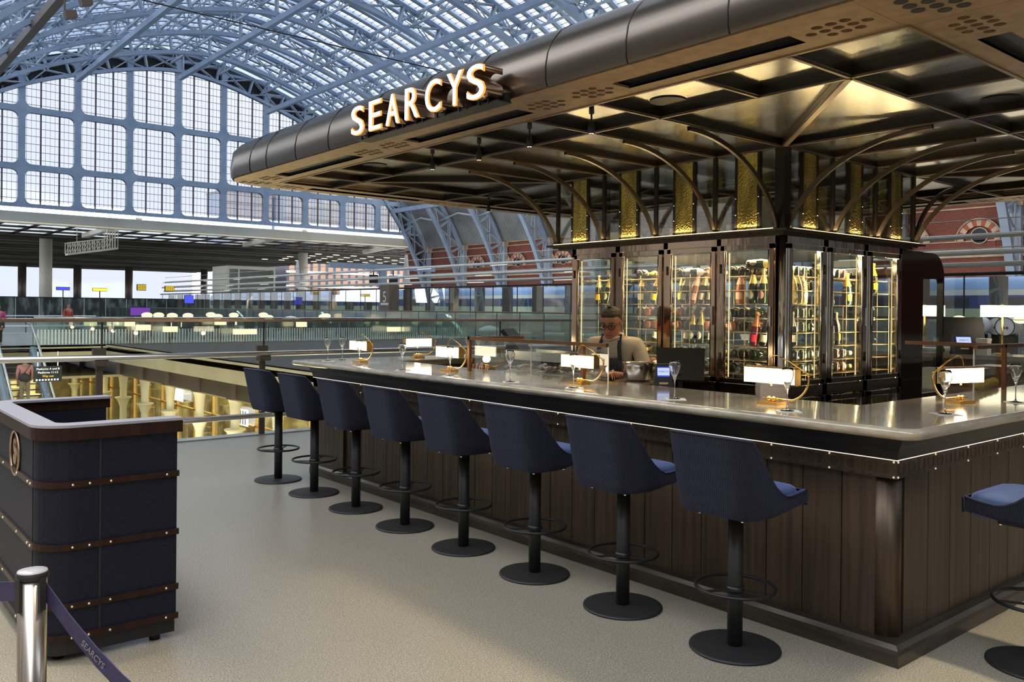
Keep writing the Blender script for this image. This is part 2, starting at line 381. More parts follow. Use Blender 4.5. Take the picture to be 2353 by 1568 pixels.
# glazing bars + sheets
acc = 0
for (x0_, z0_), (x1_, z1_) in zip(gp, gp[1:]):
    gl.add([(AX+x0_, y0p-3, z0_), (AX+x1_, y0p-3, z1_), (AX+x1_, YE, z1_), (AX+x0_, YE, z0_)], [(0, 1, 2, 3)])
    m = max(1, round(hypot(x1_-x0_, z1_-z0_)/.75))
    for q in range(m):
        t = q/m; X = AX+x0_+(x1_-x0_)*t; Z = z0_+(z1_-z0_)*t
        gb.bar((X, y0p-3, Z+.04), (X, YE, Z+.04), .045, .05)
raf.build('rafters', M['blue2'], ceil, False); gb.build('glazing_bars', M['darkbar'], ceil, False)
gl.build('glass', M['pane'], ceil, False); gut.build('gutter_boards', M['blue2'], ceil, False)
bd = MB(); bp_ = arch_pts(2.5, dmin=24.9, dmax=34); bp_ = [p for p in bp_ if p[1] > 9.5]
for a, b in zip(bp_, bp_[1:]): bd.add([(AX+a[0], -30, a[1]), (AX+b[0], -30, b[1]), (AX+b[0], YE, b[1]), (AX+a[0], YE, a[1])], [(0, 1, 2, 3)])
last = bp_[-1]; bd.add([(AX+last[0], -30, last[1]), (62.2, -30, 10.0), (62.2, YE, 10.0), (AX+last[0], YE, last[1])], [(0, 1, 2, 3)])
bp2 = [p for p in arch_pts(2.5, dmin=-34, dmax=-26.5) if p[1] > 9.5]
for a, b in zip(bp2, bp2[1:]): bd.add([(AX+a[0], -30, a[1]), (AX+b[0], -30, b[1]), (AX+b[0], YE, b[1]), (AX+a[0], YE, a[1])], [(0, 1, 2, 3)])
bd.build('boarding', M['board'], ceil, False)
# unseen roof behind the camera, made opaque to hold back light
bk = MB()
for a, b in zip(gp, gp[1:]): bk.add([(AX+a[0], -30, a[1]), (AX+b[0], -30, b[1]), (AX+b[0], y0p-3, b[1]), (AX+a[0], y0p-3, a[1])], [(0, 1, 2, 3)])
bk.build('near_light_block', M['board'], ceil, False)
bk = MB()
for q in range(10): sweep_y(bk, gp, -30+q*2.6, -30+q*2.6+1.2, .3)
bk.build('near_rafters', M['blue2'], ceil, False)
# light rail between the boarding and the glass, with small lamps
g = MB()
for i in range(10):
    ya, yb = YE-i*PITCHR, YE-(i+1)*PITCHR
    g.tube([(57.3, ya, 12.6), (57.3, (ya+yb)/2, 13.3), (57.3, yb, 12.6)], .1, 6)
o = g.build('lighting_rail', M['blue2']); tag(o, 'pale blue rail bowing from arch to arch low on the right slope', 'rail')
# ---- end window
W1 = thing('window_1', kind='structure'); fr = MB(); sec = MB(); thin = MB()
MX = [28.1-5.05*k for k in range(5, 0, -1)]+[28.1+5.05*k for k in range(0, 7)]
TZ = [11.4, 15.3, 21.0, 29.5]
def cell(x0, x1, z0, z1, fw_, r, roundtop=True):
    ox0, ox1, oz0, oz1 = x0+fw_, x1-fw_, z0+fw_, z1-fw_
    n = 6; inner = []; outer = []
    for (cx_, cz_, a0, bx, bz) in ((ox1-r, oz1-r, 0, x1, z1), (ox0+r, oz1-r, 90, x0, z1), (ox0+r, oz0+r, 180, x0, z0), (ox1-r, oz0+r, 270, x1, z0)):
        for i in range(n+1):
            a = radians(a0+90*i/n); inner.append((cx_+r*cos(a), cz_+r*sin(a))); outer.append((bx, bz))
    m = len(inner)
    for yy in (YE-.15, YE+.35):
        fr.add([(x, yy, z) for x, z in inner]+[(x, yy, z) for x, z in outer], [(i, (i+1) % m, (i+1) % m+m, i+m) for i in range(m)])
    fr.add([(x, YE-.15, z) for x, z in inner]+[(x, YE+.35, z) for x, z in inner], [(i, (i+1) % m, (i+1) % m+m, i+m) for i in range(m)])
xs = [0.0]+[MX[0]-5.05]+MX+[61]
for a, b in zip(xs[1:], xs[2:]):
    for z0, z1 in zip(TZ, TZ[1:]):
        lim = min(arch_z(a-AX), arch_z(b-AX)); hi = max(arch_z(a-AX), arch_z(b-AX))
        if hi < z0+.5: continue
        cell(a, b, z0, z1 if z1 < 29 else hi+1.2, .3, .6)
    for f_ in (1/3, 2/3):
        X = a+(b-a)*f_; sec.box(X-.065, YE-.05, 11.4, X+.065, YE+.15, arch_z(X-AX)+.5)
    for q in range(12):
        X = a+(b-a)*q/12; thin.box(X-.010, YE, 11.4, X+.010, YE+.04, arch_z(X-AX)+.5)
z = 11.4
while z < 28:
    dd = max([d/10 for d in range(0, 330) if arch_z(d/10) > z], default=0)
    thin.box(AX-dd, YE-.01, z-.022, AX+dd, YE+.03, z+.022); z += .78
fr.box(0, YE-.25, 11.34, 60.2, YE+.45, 11.62)
fr.build('window_frame', M['blue'], W1, False); sec.build('mullion', M['darkbar'], W1, False); thin.build('glazing_bars', M['darkbar'], W1, False)
pn = MB(); P_ = [(x, z) for x, z in arch_pts(.3) if z > 11.3]
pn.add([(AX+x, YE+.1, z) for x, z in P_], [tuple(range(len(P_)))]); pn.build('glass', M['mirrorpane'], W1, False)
gbd = MB(); A = arch_pts(.05, dmin=-32.9, dmax=32.9); B = arch_pts(3.6, dmin=-32.9, dmax=32.9); n_ = len(A)
gbd.add([(AX+x, YE+.5, z) for x, z in A]+[(AX+x, YE+.5, z) for x, z in B], [(i, i+1, i+1+n_, i+n_) for i in range(n_-1)])
gbd.build('gable_panel', M['gable'], W1, False)
# small studs of light beside the mullions (edge trusses)
# ---- right flank wall of brick with arches
mb_ = bpy.data.materials.new('station_brick'); mb_.use_nodes = True; _n, _l, _b = nodes(mb_)
_t = _n.new('ShaderNodeTexCoord'); _mp = _n.new('ShaderNodeMapping'); _mp.inputs['Rotation'].default_value = (0, pi/2, 0); _l.new(_t.outputs['Object'], _mp.inputs['Vector'])
_s = _n.new('ShaderNodeSeparateXYZ'); _l.new(_t.outputs['Object'], _s.inputs[0]); _c = _n.new('ShaderNodeCombineXYZ'); _l.new(_s.outputs['Y'], _c.inputs['X']); _l.new(_s.outputs['Z'], _c.inputs['Y'])
_k = _n.new('ShaderNodeTexBrick'); _k.inputs['Scale'].default_value = 3.2; _k.inputs['Color1'].default_value = (.20, .050, .030, 1); _k.inputs['Color2'].default_value = (.13, .038, .026, 1); _k.inputs['Mortar'].default_value = (.10, .06, .05, 1)
_l.new(_c.outputs[0], _k.inputs['Vector']); _l.new(_k.outputs['Color'], _b.inputs['Base Color']); _b.inputs['Roughness'].default_value = .85
M['brick'] = mb_
M['stone'] = mat('band_stone', (.44, .36, .27), .8, noise=((1, 1, 1), (.32, .25, .19), .4, .7))
M['stoneY'] = mat('carved_stone', (.52, .42, .25), .8, noise=((.7, .7, .7), (.42, .33, .2), .4, .7))
M['voussoir'] = mat('voussoir_red', (.30, .085, .045), .8)
M['darkglass'] = mat('dark_window', (.03, .035, .045), .15)
WR = thing('wall_right', kind='structure')
b = MB().box(61.6, -30, -6, 62.4, YE+6, 10.4); b.build('wall', M['brick'], WR)
b = MB()
for z0, z1, pr_ in ((5.75, 6.35, .25), (9.75, 10.1, .3), (6.9, 6.98, .1), (9.3, 9.4, .1)): b.box(61.6-pr_, -30, z0, 61.6, YE+6, z1)
b.build('stone_band', M['stone'], WR)
def arch_ring(y, z, R, r, wed, parent, lancet=False):
    red = MB(); st = MB(); n = 13
    for i in range(n):
        a0 = pi*i/n; a1 = pi*(i+1)/n
        tgt = st if i % 2 == 0 else red
        q = []
        for k in range(3):
            a = a0+(a1-a0)*k/2; q.append((a, cos(a), sin(a)))
        for X in (61.35, 61.6):
            vs = [(X, y+R*c, z+R*s) for a, c, s in q]+[(X, y+r*c, z+r*s) for a, c, s in q]
            tgt.add(vs, [(0, 1, 4, 3), (1, 2, 5, 4)])
        tgt.add([(61.35, y+R*q[0][1], z+R*q[0][2]), (61.6, y+R*q[0][1], z+R*q[0][2]), (61.6, y+R*q[2][1], z+R*q[2][2]), (61.35, y+R*q[2][1], z+R*q[2][2])], [(0, 1, 2, 3)])
    red.build('arch_brick', M['voussoir'], parent, False); st.build('arch_stone', M['stone'], parent, False)
    MB().tube([(61.3, y+(R+.08)*cos(pi*i/20), z+(R+.08)*sin(pi*i/20)) for i in range(21)], .06, 5).build('hood_mould', M['stone'], parent, False)
    MB().tube([(61.45, y+r*.55*cos(2*pi*i/16), z+.35+r*.55*sin(2*pi*i/16)) for i in range(16)], .05, 5, closed=True).build('tracery', M['stone'], parent, False)
    d = MB(); P = [(y+r*cos(pi*i/16), z+r*sin(pi*i/16)) for i in range(17)]+[(y-r, z-1.0), (y+r, z-1.0)]
    d.add([(61.55, a, b_) for a, b_ in P], [tuple(range(len(P)))]); d.build('arch_recess', M['brick'], parent, False)
    d = MB(); P = [(y+r*.6*cos(2*pi*i/20), z+.35+r*.6*sin(2*pi*i/20)) for i in range(20)]
    d.add([(61.5, a, b_) for a, b_ in P], [tuple(range(len(P)))]); d.build('arch_window', M['darkglass'], parent, False)
yy = 86.0
ay = []
while yy > 6: ay.append(yy); yy -= 7.75/1.0
for y in ay:
    for dy, R in ((0, 1.5), (-2.85, 1.35)):
        a_ = thing('window_2', kind='structure'); arch_ring(y+dy, 6.95, R, R*.7, 0, a_)
# buttress columns at each arch foot
for i in range(NR):
    y = YE-i*PITCHR
    t = thing('wall_pier', 'pale blue iron pier standing against the brick wall, %s' % ['beside the end window', 'second from the end window', 'third from the end window', 'fourth from the end window', 'fifth from the end window', 'sixth from the end window', 'seventh from the end window', 'eighth from the end window', 'ninth from the end window', 'behind the right edge of the bar', 'closest to the bar'][i], 'pier', (61.2, y, 0), group='iron piers against the brick wall')
    MB().box(-.25, -.45, 0, .25, .45, 9.6).build('shaft', M['blue2'], t); MB().box(-.4, -.6, 9.2, .3, .6, 9.8).build('capital', M['stone'], t)
# carved pale stone gables and shopfront above the brick wall seen over the cabinet
for k, y in enumerate((58.2, 50.0, 42.0, 34.0)):
    t = thing('stone_gable', 'pale carved stone panel with round boss on the brick wall, %s' % ['farthest of four', 'second farthest', 'second nearest', 'nearest of four'][k], 'stone panel', (60.6, y, 0), group='carved stone panels on the brick wall')
    MB().box(-.2, -1.7, 0, .2, 1.7, 9.7).build('slab', M['stoneY'], t)
    g = MB()
    for q in (-1.2, 1.2): g.tube([(-.28, q+.5*cos(2*pi*i/18), 8.4+.5*sin(2*pi*i/18)) for i in range(18)], .1, 6, closed=True)
    g.tube([(-.28, 1.5*cos(pi*i/16), 7.4-1.0*sin(pi*i/16)) for i in range(17)], .12, 6); g.tube([(-.28, 1.1*cos(pi*i/16), 7.4-.7*sin(pi*i/16)) for i in range(17)], .1, 6)
    g.build('carving', M['stoneY'], t)
# left flank wall, out of frame, closes the hall; bands added to streak reflections
WL = thing('wall_left', kind='structure'); M['hallwall'] = bands(mat('hall_wall', (.42, .38, .33), .8), 'Y', 5.0, .35, (.05, .045, .04)); MB().box(-12.4, -30, -6, -12, YE, 12).build('wall', M['hallwall'], WL)
WB = thing('wall_back', kind='structure'); MB().box(-12, -30.4, 0, 62, -30, 24).build('wall', bands(mat('back_wall', (.42, .39, .35), .8), 'X', 6.0, .4, (.05, .045, .04)), WB)  # unseen wall, its dark bands put in to streak the steel's reflections
# ---------------------------------------------------------------- decks
FL = MB()
FL.prism([(-12, -30), (62, -30), (62, 8.45), (-12, 8.45)], -.35, 0)
o = FL.build('floor', M['floor']); o['kind'] = 'structure'
M['deckfar'] = mat('far_deck_floor', (.36, .39, .38), .25, noise=((1.5, 1.5, 1.5), (.28, .30, .30), .4, .7))
o = MB().prism([(6.3, 8.45), (62, 8.45), (62, 37.3), (6.3, 37.3)], -.3, 0).build('floor', M['concrete']); o['kind'] = 'structure'
o = MB().prism([(-12, 37.3), (62, 37.3), (62, 100), (-12, 100)], -.3, 0).build('floor', M['deckfar']); o['kind'] = 'structure'
o = MB().prism([(-60, 100), (150, 100), (150, 260), (-60, 260)], -.3, 0).build('floor', M['deckfar']); o['kind'] = 'structure'
M['lowfloor'] = mat('arcade_floor', (.45, .40, .27), .3)
o = MB().prism([(-14, 8), (30, 8), (30, 60), (-14, 60)], -6.4, -6.2).build('floor', M['lowfloor']); o['kind'] = 'structure'
# edge beams of the void
o = MB().box(6.3, 8.6, -.72, 6.6, 37.3, -.02).box(6.22, 8.6, -.12, 6.3, 37.3, -.05).build('trim_1', M['lowcream']); o['kind'] = 'structure'
o = MB().box(-12, 37.3, -.72, 6.3, 37.6, -.02).box(-12, 37.2, -.16, 6.3, 37.3, -.10).build('trim_2', M['lowcream']); o['kind'] = 'structure'
g = MB().box(6.9, 8.6, -1.35, 7.1, 60, -.72)
for q in range(16): g.box(6.75, 9+q*3.2-.22, -1.35, 6.95, 9+q*3.2+.22, -.72)
o = g.build('trim_3', M['bronze_post']); o['kind'] = 'structure'
o = MB().box(7.1, 8.5, -1.45, 24, 60, -1.35).box(-12, 37.6, -1.45, 7, 60, -1.35).build('ceiling', M['lowcream']); o['kind'] = 'structure'
# lower arcade: columns with flared heads, glazed shop fronts
M['colcream'] = mat('column_cream', (.84, .78, .58), .6)
def arcade_column():
    t = thing('arcade_column')
    MB().lathe([(.15, -6.2), (.15, -2.15), (.165, -2.1), (.165, -2.0), (.19, -1.75), (.27, -1.45), (.32, -1.40), (.32, -1.36)], n=20).build('shaft', M['colcream'], t)
    MB().lathe([(.155, -3.0), (.19, -2.88), (.29, -2.66), (.36, -2.62), (.36, -2.57), (.155, -2.57)], n=20).build('ring_shelf', M['colcream'], t)
    return t
ac = arcade_column()
cols = [(7.7, 26.8), (7.7, 30.2), (7.7, 33.5), (7.7, 36.8), (7.7, 40.0), (7.7, 43.2), (7.7, 49), (7.7, 23.4), (7.7, 20.2), (7.7, 17), (4.6, 43.5), (4.6, 48), (2.2, 46), (5.9, 52), (10.6, 52), (10.4, 46), (10.4, 40)]
names_ = ['behind the post of the glass balustrade', 'behind the two lit shop screens', 'right of the desk top', 'second right of the far desk edge', 'above the far edge of the desk', 'left of the balustrade post', 'deep behind the direction sign', 'just left of the farthest bar stool', 'behind the farthest bar stool', 'hidden under the end of the bar', 'beneath the far deck by the escalator', 'deep under the far deck', 'behind the woman in pink', 'far down the arcade, centre', 'at the far end of the shop row', 'second row behind the shop glass', 'second row nearer the shop screens']
for i, (x, y) in enumerate(cols):
    lab = 'cream lower level column, flared head, '+names_[i]
    if i == 0: ac.location = (x, y, 0); tag(ac, lab, 'column', 'flared columns of the lower arcade')
    else: dup(ac, (x, y, 0), 0, lab)
SF = thing('shopfront', 'long glazed shopfront glowing warm yellow along the lower arcade', 'shopfront', (0, 0, 0))
M['shopglow'] = mat('shop_wall', (.70, .56, .26), .7, noise=((1.2, 1.2, 1.2), (.30, .19, .07), .4, .62), emit=(1, .70, .22), es=.06)  # slight emission puts the shops' warm light into the wall itself
MB().box(11.6, 8.5, -6.2, 11.8, 60, -1.45).box(-12, 56, -6.2, 12, 56.2, -1.45).build('shop_wall', M['shopglow'], SF)
MB().box(8.95, 8.6, -6.2, 9.0, 58, -1.5).build('shop_glass', M['clear'], SF)
g = MB()
for q in range(24): g.box(8.9, 9+q*2.1, -6.2, 9.05, 9.07+q*2.1, -1.5)
g.box(8.9, 8.6, -2.75, 9.05, 58, -2.68); g.build('shop_frame', M['brass'], SF)
g = MB(); rr = random.Random(3)
for q in range(70):
    y = 14+rr.random()*36; h = .5+rr.random()*1.6; g.box(9.5+rr.random()*1.6, y, -6.2, 9.9+rr.random()*1.5, y+.2+rr.random()*.7, -6.2+h+rr.random()*1.5)
o = g.build('shop_display', mat('shop_goods', (.32, .16, .08), .6, noise=((2, 2, 2), (.75, .62, .35), .45, .55))); tag(o, 'jumble of warm coloured goods on show behind the lower shopfront glass', 'goods', kind='stuff')
M['signwhite'] = emis('lit_sign', (1, 1, .98), 2.0)
for k, (y0_, y1_, z0_, z1_) in enumerate([(36.7, 35.2, -2.45, -1.9), (29.7, 28.3, -2.75, -2.15)]):
    t = thing('lit_screen', 'bright white lit panel hanging inside the lower shopfront, %s' % ['left one', 'right one with dark bars'][k], 'sign', (8.8, 0, 0), group='lit panels in the lower shopfront')
    MB().box(-.05, y1_, z0_, 0, y0_, z1_).build('panel', M['signwhite'], t)
    if k:
        g = MB()
        for q in range(6): g.box(-.07, y1_+.12+q*.22, z0_+.05, -.05, y1_+.17+q*.22, z1_-.05)
        g.build('bars', M['bronze_post'], t)
for k, (y, z) in enumerate([(20.0, -3.0), (27.9, -5.2)]):
    t = thing('globe_lamp', 'glowing round globe lamp in the lower shop, %s' % ['near the end of the bar', 'low behind the stools'][k], 'lamp', (9.6, y, z)); MB().sphere((0, 0, 0), .25).build('globe', M['signwhite'], t); MB().tube([(0, 0, .25), (0, 0, -1.5-z)], .015, 5).build('cord', M['black'], t)
# direction sign hanging over the lower level
t = thing('direction_sign', 'black hanging direction sign with white platform lettering beside the escalator', 'sign', (2.56, 30, -.68))
RX = Matrix.Rotation(pi/2, 4, 'X')
MB().box(-.42, 0, -.26, .42, .08, .26).build('board', M['matte'], t); MB().bar((-.3, .04, .26), (-.3, .04, .75), .03, .03).bar((.3, .04, .26), (.3, .04, .75), .03, .03).build('hanger', M['steel'], t)
for i, (s_, c_) in enumerate([('Platforms A and B', 'signwhite'), ('Platforms 11-13', 'signwhite'), ('Way out', 'yellow_led')]):
    text_obj('lettering', s_, .095, M[c_], t, Matrix.Translation((0, -.004, .17-.12*i)) @ RX)
g = MB()
for i in range(8): g.box(-.36+i*.09, -.006, -.22, -.31+i*.09, 0, -.165)
g.build('pictograms', M['signwhite'], t)
# ---------------------------------------------------------------- escalator and the far balustrade
t = thing('escalator', 'escalator rising from the lower arcade to the far deck at the left edge', 'escalator', (2.75, 37.2, 0))
g = MB()
for i in range(22): g.box(-.5, -(i+1)*.31, -(i+1)*.2-.02, .5, -i*.31, -(i)*.2-.2)
g.build('steps', mat('escalator_step', (.06, .065, .06), .45, .4), t)
for sx in (-.68, .68):
    MB().add([(sx, 0, .75), (sx, -7, -3.8), (sx, -7, -4.6), (sx, 0, -.1)], [(0, 1, 2, 3)]).build('side_glass', M['green'], t)
    MB().tube([(sx, .9, .85), (sx, 0, .8), (sx, -7, -3.75)], .05, 6).build('handrail', M['steel'], t)
    MB().bar((sx, 0, -.2), (sx, -7, -4.75), .2, .35).build('skirt', M['blue2'], t)
def far_bal(x0, x1, y, lab, grp):
    t = thing('glass_balustrade', lab, 'balustrade', (0, y, 0), group=grp)
    g = MB(); x = x0
    while x < x1: g.box(x, -.012, .0, x+.055, .012, .62); x += .13
    g.build('white_stripes', M['frit'], t)
    MB().box(x0, -.006, 0, x1, .006, 1.1).build('glass', M['green'], t)
    MB().tube([(x0, 0, 1.12), (x1, 0, 1.12)], .03, 6).build('handrail', M['steel'], t)
    x = x0
    while x <= x1: MB().box(x-.02, .02, -.1, x+.02, .06, 1.1).build('post', M['bronze_post'], t); x += 1.5
far_bal(-8, 2.0, 37.35, 'striped glass balustrade left of the escalator head', 'striped balustrades on the far deck')
far_bal(3.5, 7.4, 37.35, 'striped glass balustrade between the escalator head and the void corner', 'striped balustrades on the far deck')
far_bal(7.4, 28, 37.45, 'long striped glass balustrade behind the restaurant edge', 'striped balustrades on the far deck')
# green glass screens running along the platforms
t = thing('platform_screen', 'tall clear glass screen with black top rail in front of the trains', 'glass screen', (26, 0, 0))
MB().tube([(0, 2, 2.95), (0, 93, 2.95)], .055, 6).build('top_rail', M['matte'], t)
MB().box(-.01, 2, .2, .01, 93, 2.93).build('glass', M['clear'], t)
o = MB().box(-.02, 0, .2, .02, .035, 2.93).build('joint', M['matte'], t); o.location = (0, 2, 0); clones(o, [(0, 2.1*q, 0) for q in range(1, 44)])
t = thing('green_screen', 'low green tinted glass barrier below the tall platform screen', 'glass screen', (20.5, 0, 0))
MB().box(-.01, -2, .3, .01, 93, 1.48).build('glass', M['green'], t); MB().tube([(0, -2, 1.5), (0, 93, 1.5)], .03, 6).build('top_rail', M['bronze_post'], t)
o = MB().box(-.015, 0, .3, .015, .02, 1.48).build('joint', M['matte'], t); o.location = (0, -2, 0); clones(o, [(0, 1.6*q, 0) for q in range(1, 60)])
M['pier'] = mat('brown_stone', (.15, .115, .08), .7, noise=((2, 2, 2), (.20, .16, .12), .4, .7))
pier0 = None
for i in range(33):
    y = 9.8+i*2.6
    lab = 'brown stone pier behind the platform glass screen'
    if pier0 is None:
        pier0 = MB().box(-.22, -.22, .0, .22, .22, 2.9).build('platform_pier', M['pier']); pier0.location = (27.2, y, 0); tag(pier0, lab, 'pier', 'stone piers behind the platform screen')
    else:
        c = pier0.copy(); COL.objects.link(c); c.location = (27.2, y, 0)
# train
M['tr_l'] = mat('train_light_blue', (.20, .34, .62), .25); M['tr_w'] = mat('train_white', (.68, .70, .68), .3); M['tr_b'] = mat('train_dark_blue', (.035, .06, .22), .2); M['tr_y'] = mat('train_pale_green', (.42, .50, .34), .3)
def train(x, y0_, y1_, lab):
    t = thing('train', lab, 'train', (x, y0_, 0), group='trains at the platforms')
    L = y1_-y0_
    for nm, z0_, z1_, m_ in (('roof', 2.56, 3.05, 'tr_l'), ('white_stripe', 2.35, 2.56, 'tr_w'), ('body_side', 1.84, 2.35, 'tr_b'), ('lower_panel', 1.3, 1.84, 'tr_y'), ('bogie_skirt', .3, 1.3, 'tr_b')):
        g = MB(); 
        if nm == 'roof': g.grid([[(0, 0, 2.56), (0, L, 2.56)], [(.06, 0, 2.8), (.06, L, 2.8)], [(.25, 0, 2.98), (.25, L, 2.98)], [(.6, 0, 3.08), (.6, L, 3.08)], [(2.6, 0, 3.08), (2.6, L, 3.08)], [(2.8, 0, 2.56), (2.8, L, 2.56)]])
        else: g.box(0, 0, z0_, 2.8, L, z1_)
        g.build(nm, M[m_], t)
    for q in range(int(L/3.1)): MB().box(-.02, 1+q*3.1, 1.9, .0, 2.7+q*3.1, 2.25).build('window', M['darkglass'], t)
train(31, 2, 30, 'blue and white train behind the platform glass at the right'); train(31, 31, 92, 'farther blue and white train behind the platform glass, left of the cabinet')
# long light tubes over the platforms
M['tubelamp'] = emis('tube_lamp', (1, .95, .85), 1.1)
M['tube'] = mat('light_tube_housing', (.60, .60, .54), .35, .2)
for k, (z, x) in enumerate([(4.24, 26.5), (3.67, 26.2), (3.28, 26.4)]):
    t = thing('light_tube', 'long cream lighting tube running above the platform screen, %s' % ['topmost', 'middle', 'lowest'][k], 'light tube', (x, 0, z), group='lighting tubes over the platforms')
    MB().tube([(0, 2, 0), (0, 93, 0)], .085, 8).build('housing', M['tube'], t)
    o = MB().box(-.05, 0, -.10, .03, 1.5, -.075).build('lamp_strip', M['tubelamp'], t); o.location = (0, 5+k, 0); clones(o, [(0, q*7.5, 0) for q in range(1, 11)])
    MB().tube([(0, 2, .55), (0, 93, .5)], .018, 4).build('wire', M['steel'], t)
for k, (y, z) in enumerate([(25, 5.1), (46, 5.2), (62, 5.4)]):
    t = thing('lighting_mast', 'cream wedge shaped mast holding the lighting tubes, %s' % ['beside the cabinet', 'right of the hanging screens', 'left of the hanging screens'][k], 'mast', (26.8, y, 0), group='masts of the lighting tubes')
    MB().add([(0, -.5, 3.2), (0, .3, 3.2), (0, 0, z), (0, -.12, z), (.15, -.5, 3.2), (.15, .3, 3.2), (.15, 0, z), (.15, -.12, z)], [(0, 1, 2, 3), (7, 6, 5, 4), (0, 4, 5, 1), (1, 5, 6, 2), (2, 6, 7, 3), (3, 7, 4, 0)]).build('wedge', M['tube'], t)
    MB().box(.02, -.06, 0, .13, .06, 3.2).build('post', M['bronze_post'], t)
t = thing('platform_sign', 'brown stone pillar sign with large number five on the platform', 'sign', (25.4, 45.6, 0))
MB().box(-.35, -.6, .2, .35, .6, 3.15).build('pillar', M['pier'], t)
RW = Matrix.Rotation(-pi/2, 4, 'Z') @ RX
text_obj('numeral', '5', 1.0, M['tr_w'], t, Matrix.Translation((-.36, 0, 2.35)) @ RW)
MB().box(-.37, -.45, 1.85, -.35, .45, 2.0).build('name_plate', M['tr_w'], t)
t = thing('screen_gantry', 'grey gantry with two hanging black information screens', 'gantry', (27.6, 50, 0))
MB().box(-4.1, 0, 4.36, 4.4, .3, 4.72).box(-.2, .0, .0, .3, .3, 4.36).build('beam', M['blue2'], t)
for sx in (-.8, .8): MB().box(sx-.33, -.1, 3.40, sx+.33, 0, 3.98).box(sx-.03, -.06, 3.98, sx+.03, 0, 4.4).build('screen', M['matte'], t)
# departure boards
for k, (x, z, w_, h_, c_, nm) in enumerate([(17.3, 3.15, .7, .5, 'yellow_led', 'left'), (19.5, 3.1, .75, .45, 'yellow_led', 'right')]):
    t = thing('departure_board', 'small amber lit departure board over the far concourse, %s one' % nm, 'display', (x, 70, z), group='amber departure boards')
    MB().box(-w_/2, 0, -h_/2, w_/2, .15, h_/2).build('case', M['matte'], t)
    g = MB()
    for q in range(4):
        for r_ in range(5): g.box(-w_/2+.05+r_*w_/5.4, -.02, -h_/2+.06+q*h_/4.6, -w_/2+.05+r_*w_/5.4+w_/8, 0, -h_/2+.06+q*h_/4.6+h_/9)
    g.build('lit_rows', M[c_], t)
M['bluesign'] = emis('blue_screen', (.08, .10, .75), 1.2); M['violet'] = emis('violet_screen', (.22, .08, .50), .8)
for k, (x, y, z, w_, h_, c_, lab) in enumerate([(11.6, 70, 2.92, .9, .2, 'bluesign', 'small blue lit sign over the far left barriers'), (14.2, 70, 2.9, 1.0, .2, 'yellow_led', 'long amber lettered strip sign over the far left barriers'), (21.1, 70, 2.25, .75, .65, 'bluesign', 'square blue lit screen on the far concourse'), (9.6, 44, 1.35, .95, .4, 'violet', 'wide violet poster board on the far deck')]):
    t = thing('lit_sign', lab, 'sign', (x, y, z)); MB().box(-w_/2, 0, -h_/2, w_/2, .06, h_/2).build('face', M[c_], t); MB().box(-w_/2-.03, .06, -h_/2-.03, w_/2+.03, .12, h_/2+.03).build('casing', M['matte'], t); MB().box(-.03, .06, -z, .03, .12, -h_/2).build('post', M['matte'], t)
# ---------------------------------------------------------------- extension roof beyond the window
EC = thing('ceiling', kind='structure')
MB().box(-12, 95.0, 10.05, 84, 95.6, 10.98).box(-12, 96.4, 9.95, 84, 97.2, 10.3).build('edge_beam', M['cream'], EC)
g = MB()
for q in range(4): g.box(-12, 98.0+q*5.2+2.9, 10.42, 84, 98.0+q*5.2+5.2, 10.5)
for q in range(28): g.box(-12.1+q*3.5, 97, 10.42, -11.5+q*3.5, 119, 10.5)
g.build('beams', M['roofdark'], EC)
MB().quad((-60, 214.6, 3.2), (72, 214.6, 3.2), (72, 214.6, 10.3), (-60, 214.6, 10.3)).build('end_dimmer_pane', M['mirrorpane'], EC)  # tinted sheet added to dim the bright far end
MB().box(-60, 118.6, 10.3, 72, 215, 10.6).box(72, 118.6, 10.3, 150, 149, 10.6).build('soffit', M['roofdark'], EC)
g = MB()
for q in range(38): g.box(-60, 119+q*2.5, 10.1, 150 if q < 12 else 72, 119.18+q*2.5, 10.3)
g.build('soffit_ribs', M['roofdark'], EC)
p0 = None
for r_ in range(4):
    for q in range(24):
        loc = (-11.5+q*3.5, 98.0+r_*5.2, 10.43)
        if p0 is None:
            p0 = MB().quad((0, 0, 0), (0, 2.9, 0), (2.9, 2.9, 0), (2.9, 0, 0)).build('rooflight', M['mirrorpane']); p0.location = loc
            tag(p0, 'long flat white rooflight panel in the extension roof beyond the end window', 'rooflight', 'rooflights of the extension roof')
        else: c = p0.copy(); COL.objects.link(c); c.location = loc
p0 = None
for r_ in range(5):
    for q in range(11):
        loc = (58+q*3.1+(r_ % 2)*1.5, 120+r_*5, 10.05)
        if p0 is None:
            p0 = MB().box(0, 0, 0, .9, .5, .06).build('ceiling_light', emis('soffit_light', (1, .93, .66), 2.2)); p0.location = loc
            tag(p0, 'small bright square ceiling light under the dark extension roof', 'ceiling light', 'small lights under the extension roof')
        else: c = p0.copy(); COL.objects.link(c); c.location = loc
for k, (x, y, m_, lab) in enumerate([(20.5, 121, 'cream', 'tall round cream column under the extension roof at the left'), (56.2, 121, 'cream', 'tall round cream column right of the glass kiosk'), (14.0, 150, 'bronze_post', 'dark column far under the extension roof, leftmost'), (40, 190, 'bronze_post', 'dark column far under the extension roof, left of the mast'), (50, 190, 'bronze_post', 'dark column far under the extension roof behind the amber boards'), (30, 190, 'bronze_post', 'dark column far under the extension roof right of the cream column'), (66, 190, 'bronze_post', 'dark column far under the extension roof above the blue screen')]):
    o = MB().cyl((0, 0, 0), .75, 0, 10.3, 20).build('roof_column', M[m_]); o.location = (x, y, 0); tag(o, lab, 'column')
